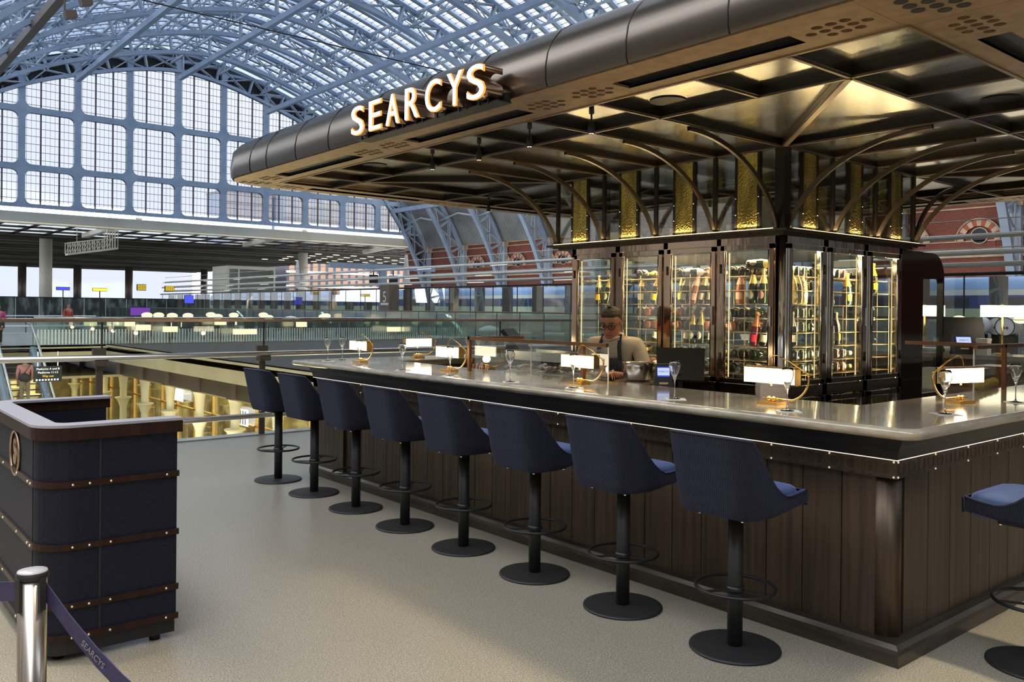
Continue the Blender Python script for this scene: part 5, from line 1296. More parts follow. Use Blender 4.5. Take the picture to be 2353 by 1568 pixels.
# ================================================================ display cases
M['bronzebar'] = mat('case_bronze', (.20, .10, .05), .35, .8)
def case(name_, lab, posts, zt, glassx):
    pass
t = thing('display_case', 'bronze framed glass seafood display case behind the front of the bar', 'display case', (0, 0, 0))
MB().box(.36, 2.40, ZT, .385, 2.425, 1.355).box(.36, 3.72, ZT, .385, 3.745, 1.355).build('posts', M['bronzebar'], t)
MB().box(.36, 2.18, 1.355, .385, 3.745, 1.38).box(.36, 3.72, 1.355, .95, 3.745, 1.38).build('top_rail', M['bronzebar'], t)
MB().box(.388, 2.19, ZT, .393, 2.98, 1.36).box(.388, 2.99, ZT, .393, 3.735, 1.36).build('front_glass', M['clear'], t)
MB().box(.386, 2.984, ZT, .395, 2.986, 1.36).box(.386, 2.183, ZT, .395, 2.187, 1.36).build('glass_edges', M['ledw'] if False else mat('glass_edge', (.75, .78, .70), .2), t)
t = thing('display_case', 'bronze framed glass case on the short side of the bar at the right', 'display case', (0, 0, 0))
MB().box(2.37, .42, ZT, 2.395, .445, 1.38).box(3.6, .42, ZT, 3.625, .445, 1.38).build('posts', M['bronzebar'], t)
MB().box(1.92, .42, 1.38, 3.625, .445, 1.405).box(2.37, .42, 1.38, 2.395, 1.1, 1.405).build('top_rail', M['bronzebar'], t)
MB().box(1.95, .448, ZT, 3.6, .453, 1.385).build('front_glass', M['clear'], t)
MB().box(1.943, .446, ZT, 1.947, .455, 1.385).build('glass_edges', mat('glass_edge2', (.75, .78, .70), .2), t)
# seafood counter behind the glass
t = thing('seafood_counter', 'steel topped seafood counter heaped with crushed ice inside the bar', 'counter', (0, 0, 0))
MB().box(.66, 2.18, .0, 1.03, 3.78, 1.05).build('body', M['plinth'], t); MB().box(.64, 2.17, 1.05, 1.06, 3.80, 1.085).build('rim', M['steel'], t)
g = MB(); rr = random.Random(5); rows = []
for i in range(20):
    rows.append([(.67+.035*j, 2.62+i*.058, 1.07+.03*sin(pi*j/10)*(1+.5*rr.random())) for j in range(11)])
g.grid(rows); o = g.build('crushed_ice', mat('ice', (.50, .47, .42), .35, bump=((80, 80, 80), 1, .02))); tag(o, 'crushed ice bed on the seafood counter', 'ice', kind='stuff')
M['fish'] = mat('fish_skin', (.26, .12, .09), .25, noise=((18, 18, 18), (.55, .42, .34), .35, .65), coat=.5)
M['shell'] = mat('shell_grey', (.30, .25, .20), .4, noise=((25, 25, 25), (.10, .08, .07), .4, .6))
M['crab'] = mat('crab_orange', (.45, .14, .05), .35, noise=((20, 20, 20), (.65, .32, .16), .4, .6))
def fish():
    g = MB(); rows = []
    for i in range(13):
        u = i/12; x = -.13+.26*u; r_ = .034*sin(pi*min(1, u*1.05+.04))**.7 if u < .88 else .010+.02*(u-.88)*8
        rows.append([(x, r_*.55*cos(2*pi*k/12), .03+r_*sin(2*pi*k/12)) for k in range(12)])
    g.grid(rows, True, True)
    t = thing('fish'); g.build('body', M['fish'], t)
    MB().add([(.10, 0, .03), (.16, 0, .065), (.148, 0, .03), (.16, 0, -.0), (.10, .004, .03), (.16, .004, .065), (.148, .004, .03), (.16, .004, 0)], [(0, 1, 2), (0, 2, 3), (4, 6, 5), (4, 7, 6)]).build('tail', M['fish'], t)
    MB().sphere((-.112, -.013, .038), .006, 8, 6).sphere((-.112, .013, .038), .006, 8, 6).build('eye', M['white'], t)
    return t
f0 = fish(); fp = [(.78, 3.25, .5), (.86, 2.98, .9), (.92, 2.78, .2), (.80, 2.72, 1.2), (.90, 3.45, 1.0), (.77, 3.0, .1), (.84, 3.62, .4)]
fn = ['in the middle of the case under the steel tray', 'right of centre, lying slanted', 'nearest the bartender at the back', 'nearest the bartender at the front', 'toward the back left', 'right of centre at the front', 'at the left end of the pile']
for i, (x, y, r_) in enumerate(fp):
    lab = 'pinkish brown whole fish on ice, '+fn[i]
    if i == 0: f0.location = (x, y, 1.11); f0.rotation_euler = (.9, .05, r_); tag(f0, lab, 'fish', 'fish on the ice')
    else: q = dup(f0, (x, y, 1.105+.01*(i % 3)), r_, lab); q.rotation_euler = (.8+.2*(i % 2), .1*(i % 3), r_)
def oyster():
    g = MB(); rows = []
    for i in range(6):
        rr_ = .036*i/5; rows.append([(rr_*(1+.12*sin(3*a))*cos(a)*1.25, rr_*(1+.15*cos(4*a))*sin(a), .012*(1-(i/5)**2)+.004*sin(5*a)*i/5) for a in [2*pi*k/16 for k in range(16)]])
    return g.grid(rows, True, True).build('oyster', M['shell'])
oy0 = oyster(); rr = random.Random(9)
for i in range(16):
    x = .71+rr.random()*.26; y = 2.65+i*.08+rr.random()*.03
    o = oy0 if i == 0 else oy0.copy()
    if i: COL.objects.link(o)
    o.location = (x, y, 1.115); o.rotation_euler = (.3*rr.random(), .4*rr.random(), rr.random()*6)
    tag(o, 'grey brown oyster shell lying on the crushed ice', 'oyster', 'oysters on the ice')
t = thing('steel_tray', 'shallow steel tray of lemons and pots behind the seafood', 'tray', (1.08, 3.75, 1.15))
MB().box(-.02, -.55, 0, .35, .35, .012).box(-.02, -.55, 0, -.01, .35, .09).box(.34, -.55, 0, .35, .35, .09).box(-.02, -.55, 0, .35, -.54, .09).build('tray', M['steel'], t); MB().box(0, -.5, -.1, .33, .3, 0).build('stand', M['plinth'], t)
M['lemon'] = mat('lemon_skin', (.72, .46, .03), .45, bump=((150, 150, 150), .4, .003))
def lemon(nm='lemon'):
    g = MB(); rows = []
    for i in range(13):
        u = i/12; x = -.046+.092*u; r_ = .031*sin(pi*u)**.62 if 0 < u < 1 else .002
        r_ = max(r_, .005 if (u < .08 or u > .92) else 0); rows.append([(x, r_*cos(2*pi*k/14), r_*sin(2*pi*k/14)) for k in range(14)])
    return g.grid(rows, True, True).build(nm, M['lemon'])
le0 = lemon()
for i, (x, y, z, r_, nm) in enumerate([(2.16, .50, ZT+.031, .4, 'in the row on the bar, leftmost whole one'), (2.30, .53, ZT+.031, 1.2, 'second in the row on the bar behind the post'), (2.45, .55, ZT+.031, .2, 'third in the row right of the bronze post'), (2.60, .58, ZT+.031, .9, 'fourth in the row at the right edge'), (1.2, 3.45, 1.195, .3, 'in the steel tray, right one'), (1.2, 3.7, 1.195, 1.0, 'in the steel tray, left one')]):
    o = le0 if i == 0 else le0.copy()
    if i: COL.objects.link(o)
    o.location = (x, y, z); o.rotation_euler = (0, 0, r_); tag(o, 'yellow lemon '+nm, 'lemon', 'lemons behind the bar')
for i, (x, y) in enumerate([(1.2, 3.57), (1.2, 3.85), (1.2, 3.32)]):
    o = MB().lathe([(0, 0), (.03, 0), (.038, .05), (.036, .052), (.028, .004), (0, .004)], n=16).build('sauce_pot', M['bronzebar']); o.location = (x, y, 1.163); tag(o, 'small brown sauce pot in the steel tray, %s' % ['middle one', 'left one', 'right one'][i], 'pot', 'sauce pots in the tray')
o = MB().add([(0, -.07, 0), (0, .07, 0), (.06, .05, .0), (.06, -.05, 0), (.01, -.06, .055), (.01, .05, .06), (.05, .04, .045), (.05, -.04, .05)], [(0, 1, 2, 3), (7, 6, 5, 4), (0, 4, 5, 1), (1, 5, 6, 2), (2, 6, 7, 3), (3, 7, 4, 0)]).build('folded_cloth', M['velvet']); o.location = (1.25, 3.62, 1.17); tag(o, 'folded navy cloth lying among the lemons in the tray', 'cloth')
# ================================================================ tills, bowl, stacks
t = thing('till_monitor', 'black angled till monitor standing in front of the cabinet doors', 'monitor', (1.02, 2.08, .96)); t.rotation_euler = (0, 0, -.95)
g = MB().box(-.17, -.02, 0, .17, .02, .25); Mt = Matrix.Translation((0, 0, .145)) @ Matrix.Rotation(radians(-26), 4, 'X'); g.xf(Mt).build('screen_back', M['matte'], t)
MB().box(-.06, .02, 0, .06, .12, .02).bar((0, .05, 0), (0, .02, .20), .05, .03).build('stand', M['matte'], t)
t = thing('card_printer', 'small black customer display with lit blue and white screen before the near till', 'customer display', (.74, 2.0, 1.02)); t.rotation_euler = (0, 0, -.72)
W_ = .055
MB().add([(-.07, -.05, 0), (.07, -.05, 0), (.07, .06, 0), (-.07, .06, 0), (-.047, .0, .22), (.047, .0, .22), (.047, .03, .22), (-.047, .03, .22)], [(0, 3, 2, 1), (4, 5, 6, 7), (0, 1, 5, 4), (1, 2, 6, 5), (2, 3, 7, 6), (3, 0, 4, 7)]).build('body', M['matte'], t)
Ms = Matrix.Translation((0, -.0175, .165)) @ Matrix.Rotation(radians(77)-0, 4, 'X')
M['lcd'] = emis('lcd_pale', (.62, .74, 1), .95); M['lcdblue'] = emis('lcd_blue', (.06, .08, .55), 1.0)
MB().box(-.043, -.033, -.002, .043, .036, .0022).xf(Ms).build('screen_border', M['lcdblue'], t); MB().box(-.041, -.024, -.001, .041, .028, .0032).xf(Ms).build('screen', M['lcd'], t)
text_obj('screen_name', 'SEARCYS', .017, mat('ink_navy', (.02, .03, .12), .5), t, Ms @ Matrix.Translation((0, .002, .0036)), .0003)
MB().box(-.03, -.004, -.001, .03, .010, .002).xf(Matrix.Translation((0, -.035, .085)) @ Matrix.Rotation(radians(77), 4, 'X')).build('label_plate', mat('label_tan', (.65, .45, .30), .6), t)
o = MB().box(-.25, -.45, 0, .25, .42, .03).build('work_shelf', M['bronzebar']); o.location = (.92, 1.75, .93); tag(o, 'brown work shelf under the near till', 'shelf')
t = thing('mixing_bowl', 'round brushed steel mixing bowl beside the bartender', 'bowl', (.95, 2.42, 1.09))
MB().lathe([(0, 0), (.085, 0), (.105, .01), (.112, .10), (.118, .13), (.122, .133), (.114, .13), (.107, .1), (.1, .015), (0, .01)], n=32).build('bowl', M['steel'], t)
t = thing('paper_stack', 'tall stack of grey brown menus behind the corner lamp', 'menus', (.60, 1.05, ZT-.13)); t.rotation_euler = (0, 0, -.73)
g = MB(); rr = random.Random(2)
for i in range(26): a = rr.random()*.004; g.box(-.08+a, -.05, .0+i*.0082, .08+a, .07, .007+i*.0082)
g.build('sheets', mat('menu_card', (.33, .28, .25), .7), t)
o = MB().box(-.15, -.1, 0, .15, .12, .04).build('menu_shelf', M['bronze']); o.location = (.68, 1.06, .925); tag(o, 'small dark shelf holding the stacked menus', 'shelf')
# far tills
t = thing('till_monitor', 'black till monitor at the far end behind the seafood case', 'monitor', (1.55, 4.55, .95)); t.rotation_euler = (0, 0, .55)
MB().box(-.17, -.02, -.13, .17, .02, .13).xf(Matrix.Translation((0, 0, .36)) @ Matrix.Rotation(radians(-42), 4, 'X')).build('screen_back', M['matte'], t); MB().add([(-.16, -.05, -.1), (.20, -.05, -.1), (.20, .1, -.1), (-.16, .1, -.1), (-.13, 0, .33), (.06, 0, .33), (.06, .05, .33), (-.13, .05, .33)], [(0, 3, 2, 1), (4, 5, 6, 7), (0, 1, 5, 4), (1, 2, 6, 5), (2, 3, 7, 6), (3, 0, 4, 7)]).build('stand', M['matte'], t)
t = thing('till_monitor', 'black till monitor on the far right counter', 'monitor', (7.75, 2.92, ZT)); t.rotation_euler = (0, 0, -.9)
MB().box(-.25, -.02, -.17, .25, .02, .17).xf(Matrix.Translation((0, 0, .30)) @ Matrix.Rotation(radians(-20), 4, 'X')).build('screen_back', M['matte'], t); MB().box(-.08, .0, 0, .08, .15, .02).bar((0, .06, 0), (0, .03, .3), .07, .04).build('stand', M['matte'], t)
t = thing('customer_display', 'small black customer display with glowing blue screen before the far right till', 'customer display', (7.52, 2.82, ZT)); t.rotation_euler = (0, 0, -.75)
MB().add([(-.13, -.08, 0), (.13, -.08, 0), (.13, .08, 0), (-.13, .08, 0), (-.11, .0, .24), (.11, .0, .24), (.11, .05, .24), (-.11, .05, .24)], [(0, 3, 2, 1), (4, 5, 6, 7), (0, 1, 5, 4), (1, 2, 6, 5), (2, 3, 7, 6), (3, 0, 4, 7)]).build('body', M['matte'], t)
Ms2 = Matrix.Translation((0, -.026, .165)) @ Matrix.Rotation(radians(71.5), 4, 'X')
MB().box(-.095, -.058, 0, .095, .058, .004).xf(Ms2).build('screen_border', M['lcdblue'], t); MB().box(-.088, -.03, .001, .088, .05, .006).xf(Ms2).build('screen', M['lcd'], t)
text_obj('screen_name', 'SEARCYS', .03, bpy.data.materials['ink_navy'], t, Ms2 @ Matrix.Translation((0, .01, .0065)), .0004)
MB().box(-.05, -.01, 0, .05, .01, .003).xf(Matrix.Translation((0, -.055, .07)) @ Matrix.Rotation(radians(71.5), 4, 'X')).build('label_plate', bpy.data.materials['label_tan'], t)
t = thing('rolled_papers', 'loose roll of white papers on the far right counter', 'papers', (7.45, 3.02, ZT)); t.rotation_euler = (0, 0, -.75)
g = MB().tube([(.0, 0, .045), (.32, 0, .045)], .04, 14)
for q in range(5): g.add([(-.3, -.06+q*.01, .02+q*.012), (.02, -.05+q*.01, .015+q*.012), (.02, .06, .02+q*.012), (-.3, .08, .03+q*.013)], [(0, 1, 2, 3)])
g.build('sheets', M['paper'], t); MB().cyl((0, 0, 0), .028, -.001, .02, 14).xf(Matrix.Translation((-.012, 0, .045)) @ Matrix.Rotation(pi/2, 4, 'Y')).build('roll_hollow', M['matte'], t)
for k, (x, y, z, s, c_, lab) in enumerate([(7.6, 2.6, ZT, (.13, .13, .20), 'paper', 'cream card box standing beside the tall lamp'), (5.05, 1.75, .90, (.35, .28, .17), 'bronzebar', 'brown cardboard box on the inner shelf, left one'), (5.75, 1.75, .90, (.4, .3, .17), 'bronzebar', 'brown cardboard box on the inner shelf, right one'), (4.62, 1.9, .9, (.15, .15, .18), 'paper', 'pale box at the left end of the inner shelf')]):
    t = thing('storage_box', lab, 'box', (x, y, z)); MB().box(-s[0]/2, -s[1]/2, 0, s[0]/2, s[1]/2, s[2]).build('carton', M[c_], t); MB().box(-s[0]/2-.004, -s[1]/2-.004, s[2]-.03, s[0]/2+.004, s[1]/2+.004, s[2]+.003).build('lid', M[c_], t)
# cutlery in a rack near the far end
t = thing('utensil_rack', 'copper coloured tools standing in a rack left of the seafood case', 'utensils', (.78, 4.20, .98))
g = MB(); rr = random.Random(4)
for i in range(9): x = -.06+i*.016; y = -.25+i*.055; g.tube([(x, y, 0), (x-.03+rr.random()*.05, y-.05, .13+rr.random()*.07)], [.003, .011], 6)
g.build('tools', mat('tool_copper', (.5, .22, .12), .25, .9), t); MB().box(-.1, -.3, -.98, .12, .28, .04).build('rack', M['matte'], t)
# ================================================================ restaurant lamps, lamp reflections and furniture across the void
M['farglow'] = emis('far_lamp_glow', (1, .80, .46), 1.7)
M['farmetal'] = mat('far_lamp_metal', (.25, .18, .10), .4, .6)
of = [(9.32, 42, 1.18), (9.88, 42, 1.18), (10.54, 42, 1.16), (11.32, 42, 1.16), (12.84, 42, 1.12), (13.6, 45, 1.19), (14.9, 45, 1.17), (15.62, 42, 1.08), (16.2, 44, 1.2), (18.87, 42, 1.14), (20.1, 44, 1.16), (21.8, 42, .74), (22.45, 42.3, .74), (25.09, 42, .76), (26.81, 42, .75), (16.0, 6.4, 1.50), (16.0, 5.15, 1.5)]
pos_ = ['leftmost above the violet poster', 'second from left', 'third from left', 'fourth from left', 'above the wide rectangular reflection', 'left of a close pair', 'right of a close pair', 'right of the wide rectangular reflection', 'beside the pale dome', 'left of centre pair', 'right of centre pair', 'left of the low pair behind the bar', 'right of the low pair behind the bar', 'alone behind the far bar lamp', 'nearest the cabinet', 'seen right of the black portal', 'cut by the right edge of the photo']
def table(x, y, i):
    t = thing('dining_table', 'dark restaurant table across the void with lamp, %s' % pos_[i], 'table', (x, y, 0), group='restaurant tables on the far deck')
    MB().box(-.5, -.4, .66, .5, .4, .70).build('top', M['matte'], t); MB().cyl((0, 0, 0), .04, 0, .66, 8).cyl((0, 0, 0), .25, 0, .02, 12).build('pedestal', M['matte'], t)
    return t
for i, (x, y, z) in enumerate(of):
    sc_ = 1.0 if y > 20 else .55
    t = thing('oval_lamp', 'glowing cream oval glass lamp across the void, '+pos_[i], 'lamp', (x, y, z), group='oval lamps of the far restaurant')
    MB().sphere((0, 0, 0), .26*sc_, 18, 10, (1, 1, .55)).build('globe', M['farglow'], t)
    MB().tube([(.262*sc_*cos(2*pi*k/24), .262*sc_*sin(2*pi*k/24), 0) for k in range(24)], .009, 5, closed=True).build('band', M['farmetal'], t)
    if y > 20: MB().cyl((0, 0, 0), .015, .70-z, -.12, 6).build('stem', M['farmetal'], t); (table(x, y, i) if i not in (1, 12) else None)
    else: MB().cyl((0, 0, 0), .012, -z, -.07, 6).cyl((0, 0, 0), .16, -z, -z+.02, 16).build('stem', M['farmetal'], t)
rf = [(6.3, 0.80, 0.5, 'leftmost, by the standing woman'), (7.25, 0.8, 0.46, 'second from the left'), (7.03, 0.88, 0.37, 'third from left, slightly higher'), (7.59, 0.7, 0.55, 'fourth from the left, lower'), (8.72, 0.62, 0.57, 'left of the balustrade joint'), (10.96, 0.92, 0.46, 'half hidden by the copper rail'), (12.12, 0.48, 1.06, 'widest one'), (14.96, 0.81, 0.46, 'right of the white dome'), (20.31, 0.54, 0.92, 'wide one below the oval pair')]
for i, (x, z, w_, nm) in enumerate(rf):  # reflections in the glass, built as emissive blocks on added stands
    t = thing('lamp_reflection', 'warm glowing rectangular lamp reflection across the void, '+nm, 'lamp', (x, 36.7 if i > 1 else 40.1, z), group='rectangular lamp reflections across the void')
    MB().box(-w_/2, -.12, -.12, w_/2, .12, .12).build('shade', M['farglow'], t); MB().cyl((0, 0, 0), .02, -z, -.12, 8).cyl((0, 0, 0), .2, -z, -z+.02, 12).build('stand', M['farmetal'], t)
rr = random.Random(21); ch0 = None
for i in range(40):
    x = 7.2+(i % 20)*.92; y = 40.5+(i//20)*5.9
    if ch0 is None:
        ch0 = thing('dining_chair', 'dark upholstered restaurant chair seen across the void', 'chair', (x, y, 0), group='restaurant chairs on the far deck')
        MB().box(-.22, -.22, .40, .22, .22, .5).build('seat', M['matte'], ch0); MB().box(-.22, .16, .5, .22, .24, .98).build('backrest', mat('far_chair', (.05, .035, .03), .6), ch0)
        for a, b in ((-.18, -.18), (.18, -.18), (-.18, .18), (.18, .18)): MB().cyl((a, b, 0), .02, 0, .4, 6).build('leg', M['matte'], ch0)
    else: dup(ch0, (x, y, 0), rr.random()*6, None)
for k, (x, y) in enumerate([(17.2, 42.6), (24.0, 33.4)]):
    o = MB().lathe([(0, .34), (.25, .3), (.55, .15), (.62, 0), (.60, 0), (.5, .12), (0, .3)], n=28).build('white_dome', M['white']); MB().cyl((0, 0, 0), .03, -(.82 if k == 0 else .45), .3, 8).build('pole', M['steel'], o); o.location = (x, y, .82 if k == 0 else .45); tag(o, 'pale domed canopy shape on the far deck, %s' % ['left one beside the oval lamps', 'right one near the cabinet'][k], 'dome')
for k in range(3):
    t = thing('white_drum', 'white round drum end with black hub marks at the far right, %s' % ['left one', 'middle one half hidden', 'right one'][k], 'drum', (17.6 if k != 1 else 18.15, 6.72-.28*k if k < 2 else 6.05, 1.33), group='white drums at the far right')
    MB().box(.1, -.15, -1.33, .4, .15, -.19).build('stand', M['plinth'], t); MB().cyl((0, 0, 0), .21, 0, .5, 32).xf(Matrix.Rotation(pi/2, 4, 'Y')).build('shell', M['white'], t)
    MB().tube([(-.005, .21*cos(2*pi*i/30), .21*sin(2*pi*i/30)) for i in range(30)], .009, 6, closed=True).tube([(-.01, .03+.022*cos(2*pi*i/12), -.03+.022*sin(2*pi*i/12)) for i in range(12)], .008, 5, closed=True).tube([(-.01, -.05+.022*cos(2*pi*i/12), -.03+.022*sin(2*pi*i/12)) for i in range(12)], .008, 5, closed=True).build('rim', M['matte'], t)
# barrier rails on the far left deck
for k, (y, x0, x1, z) in enumerate([(42, 2.6, 8.2, 1.0), (40.0, 2.6, 8.6, .7), (55, 4.5, 10.2, 1.0)]):
    t = thing('barrier_rail', 'white tubular barrier rail on the far left deck, %s' % ['middle one', 'front one', 'rear one'][k], 'rail', (0, y, 0), group='white barrier rails on the far deck')
    MB().tube([(x0, 0, z), (x1, 0, z)], .03, 6).tube([(x0, 0, z-.3), (x1, 0, z-.3)], .02, 6).build('rails', M['white'], t)
    for q in range(4): x = x0+(x1-x0)*q/3; MB().cyl((x, 0, 0), .03, 0, z, 6).build('post', M['bronze_post'], t)
# ================================================================ people
M['skin'] = mat('skin', (.46, .20, .125), .5); M['hair'] = mat('hair_brown', (.030, .018, .012), .7, bump=((60, 60, 160), .8, .01))
M['shirt'] = mat('shirt_cream', (.60, .52, .42), .8, bump=((9, 9, 9), .6, .03)); M['apron'] = bands(mat('apron_navy', (.018, .022, .035), .7), 'X', .022, .12, (.10, .11, .13))
def skinmesh(name, verts, edges, m, parent, sub=2, root=0):
    me = bpy.data.meshes.new(name); me.from_pydata([v[:3] for v in verts], edges, []); me.materials.append(m)
    o = bpy.data.objects.new(name, me); COL.objects.link(o)
    bpy.context.view_layer.objects.active = o
    sk = o.modifiers.new('s', 'SKIN'); sk.use_smooth_shade = True
    for i, v in enumerate(verts):
        r_ = v[3]; o.data.skin_vertices[0].data[i].radius = r_ if isinstance(r_, tuple) else (r_, r_)
        o.data.skin_vertices[0].data[i].use_root = (i == root)
    sb = o.modifiers.new('b', 'SUBSURF'); sb.levels = sub; sb.render_levels = sub
    dg = bpy.context.evaluated_depsgraph_get(); dg.update()
    me2 = bpy.data.meshes.new_from_object(o.evaluated_get(dg)); o.modifiers.clear(); o.data = me2
    for p in me2.polygons: p.use_smooth = True
    if parent is not None: o.parent = parent
    return o
# bartender: local frame, faces -y (towards the bar front after rotation), origin on the floor
BT = thing('person', 'man in cream shirt, dark apron and glasses looking down behind the bar', 'person', (1.27, 2.93, .05)); BT.rotation_euler = (0, 0, -pi/2+.35)
# body: torso, legs, arms in one surface
ZH=.045
V = [(0, .02, .80, (.150, .11)), (0, .01, .98, (.155, .11)), (0, -.02, 1.14, (.165, .115)), (0, -.05, 1.27, (.165, .10)), (0, -.065, 1.345, (.075, .07)), (0, -.085, 1.40, (.056, .056)),
     (-.185, -.05, 1.285, .062), (-.255, -.06, 1.14, .052), (-.235, -.20, .99+.03, .042), (-.12, -.34, 1.045, .032), (-.085, -.375, 1.045, .026),
     (.185, -.05, 1.285, .062), (.255, -.06, 1.14, .052), (.235, -.20, 1.02, .042), (.12, -.34, 1.06, .032), (.085, -.375, 1.06, .026),
     (-.09, .02, .72, .095), (-.10, .0, .42, .065), (-.10, .03, .08, .045), (-.10, -.07, .04, .04),
     (.09, .02, .72, .095), (.10, .0, .42, .065), (.10, .03, .08, .045), (.10, -.07, .04, .04)]
E_ = [(0, 1), (1, 2), (2, 3), (3, 4), (4, 5), (3, 6), (6, 7), (7, 8), (8, 9), (9, 10), (3, 11), (11, 12), (12, 13), (13, 14), (14, 15), (0, 16), (16, 17), (17, 18), (18, 19), (0, 20), (20, 21), (21, 22), (22, 23)]
skinmesh('body', V, E_, M['skin'], BT)
# shirt follows the torso and the upper arms
V2 = [(0, .02, .86, (.163, .125)), (0, .01, .98, (.168, .122)), (0, -.02, 1.14, (.180, .128)), (0, -.05, 1.265, (.180, .112)), (0, -.065, 1.335, (.092, .085)),
      (-.185, -.05, 1.275, .078), (-.258, -.055, 1.15, .070), (-.25, -.14, 1.06, .060), (.185, -.05, 1.275, .078), (.258, -.055, 1.15, .070), (.25, -.14, 1.06, .060)]
skinmesh('shirt', V2, [(0, 1), (1, 2), (2, 3), (3, 4), (3, 5), (5, 6), (6, 7), (3, 8), (8, 9), (9, 10)], M['shirt'], BT)
# trousers
V3 = [(0, .02, .86, (.158, .12)), (0, .02, .78, (.15, .12)), (-.09, .02, .68, .105), (-.10, .0, .42, .078), (-.10, .03, .10, .06), (.09, .02, .68, .105), (.10, .0, .42, .078), (.10, .03, .10, .06)]
skinmesh('trousers', V3, [(0, 1), (1, 2), (2, 3), (3, 4), (1, 5), (5, 6), (6, 7)], M['matte'], BT)
# collar, apron bib and straps
g = MB(); rows = []
for i in range(9):
    z = .62+.56*i/8; hw_ = .15 if z < .98 else .15-.05*(z-.98)/.2; yy = -.185 if z > .95 else -.165
    rows.append([(hw_*s_, yy+.045*s_*s_-(.02 if z > 1.05 else 0), z) for s_ in [-1+.25*k for k in range(9)]])
ap = g.grid(rows).build('apron', M['apron'], BT, False)
sol = ap.modifiers.new('s', 'SOLIDIFY'); sol.thickness = .006
for s_ in (-1, 1):
    MB().bar((s_*.095, -.168, 1.16), (s_*.085, -.165, 1.27), .030, .006, (0, -1, .2)).bar((s_*.085, -.165, 1.265), (s_*.072, -.105, 1.365), .030, .006, (0, -1, .6)).build('apron_strap', M['apron'], BT)
MB().tube([(-.07, -.10, 1.345), (-.05, -.145, 1.338), (0, -.165, 1.32), (.05, -.145, 1.338), (.07, -.10, 1.345), (.06, -.03, 1.365), (0, 0, 1.375), (-.06, -.03, 1.365), (-.07, -.10, 1.345)], .014, 8).build('collar', M['shirt'], BT)
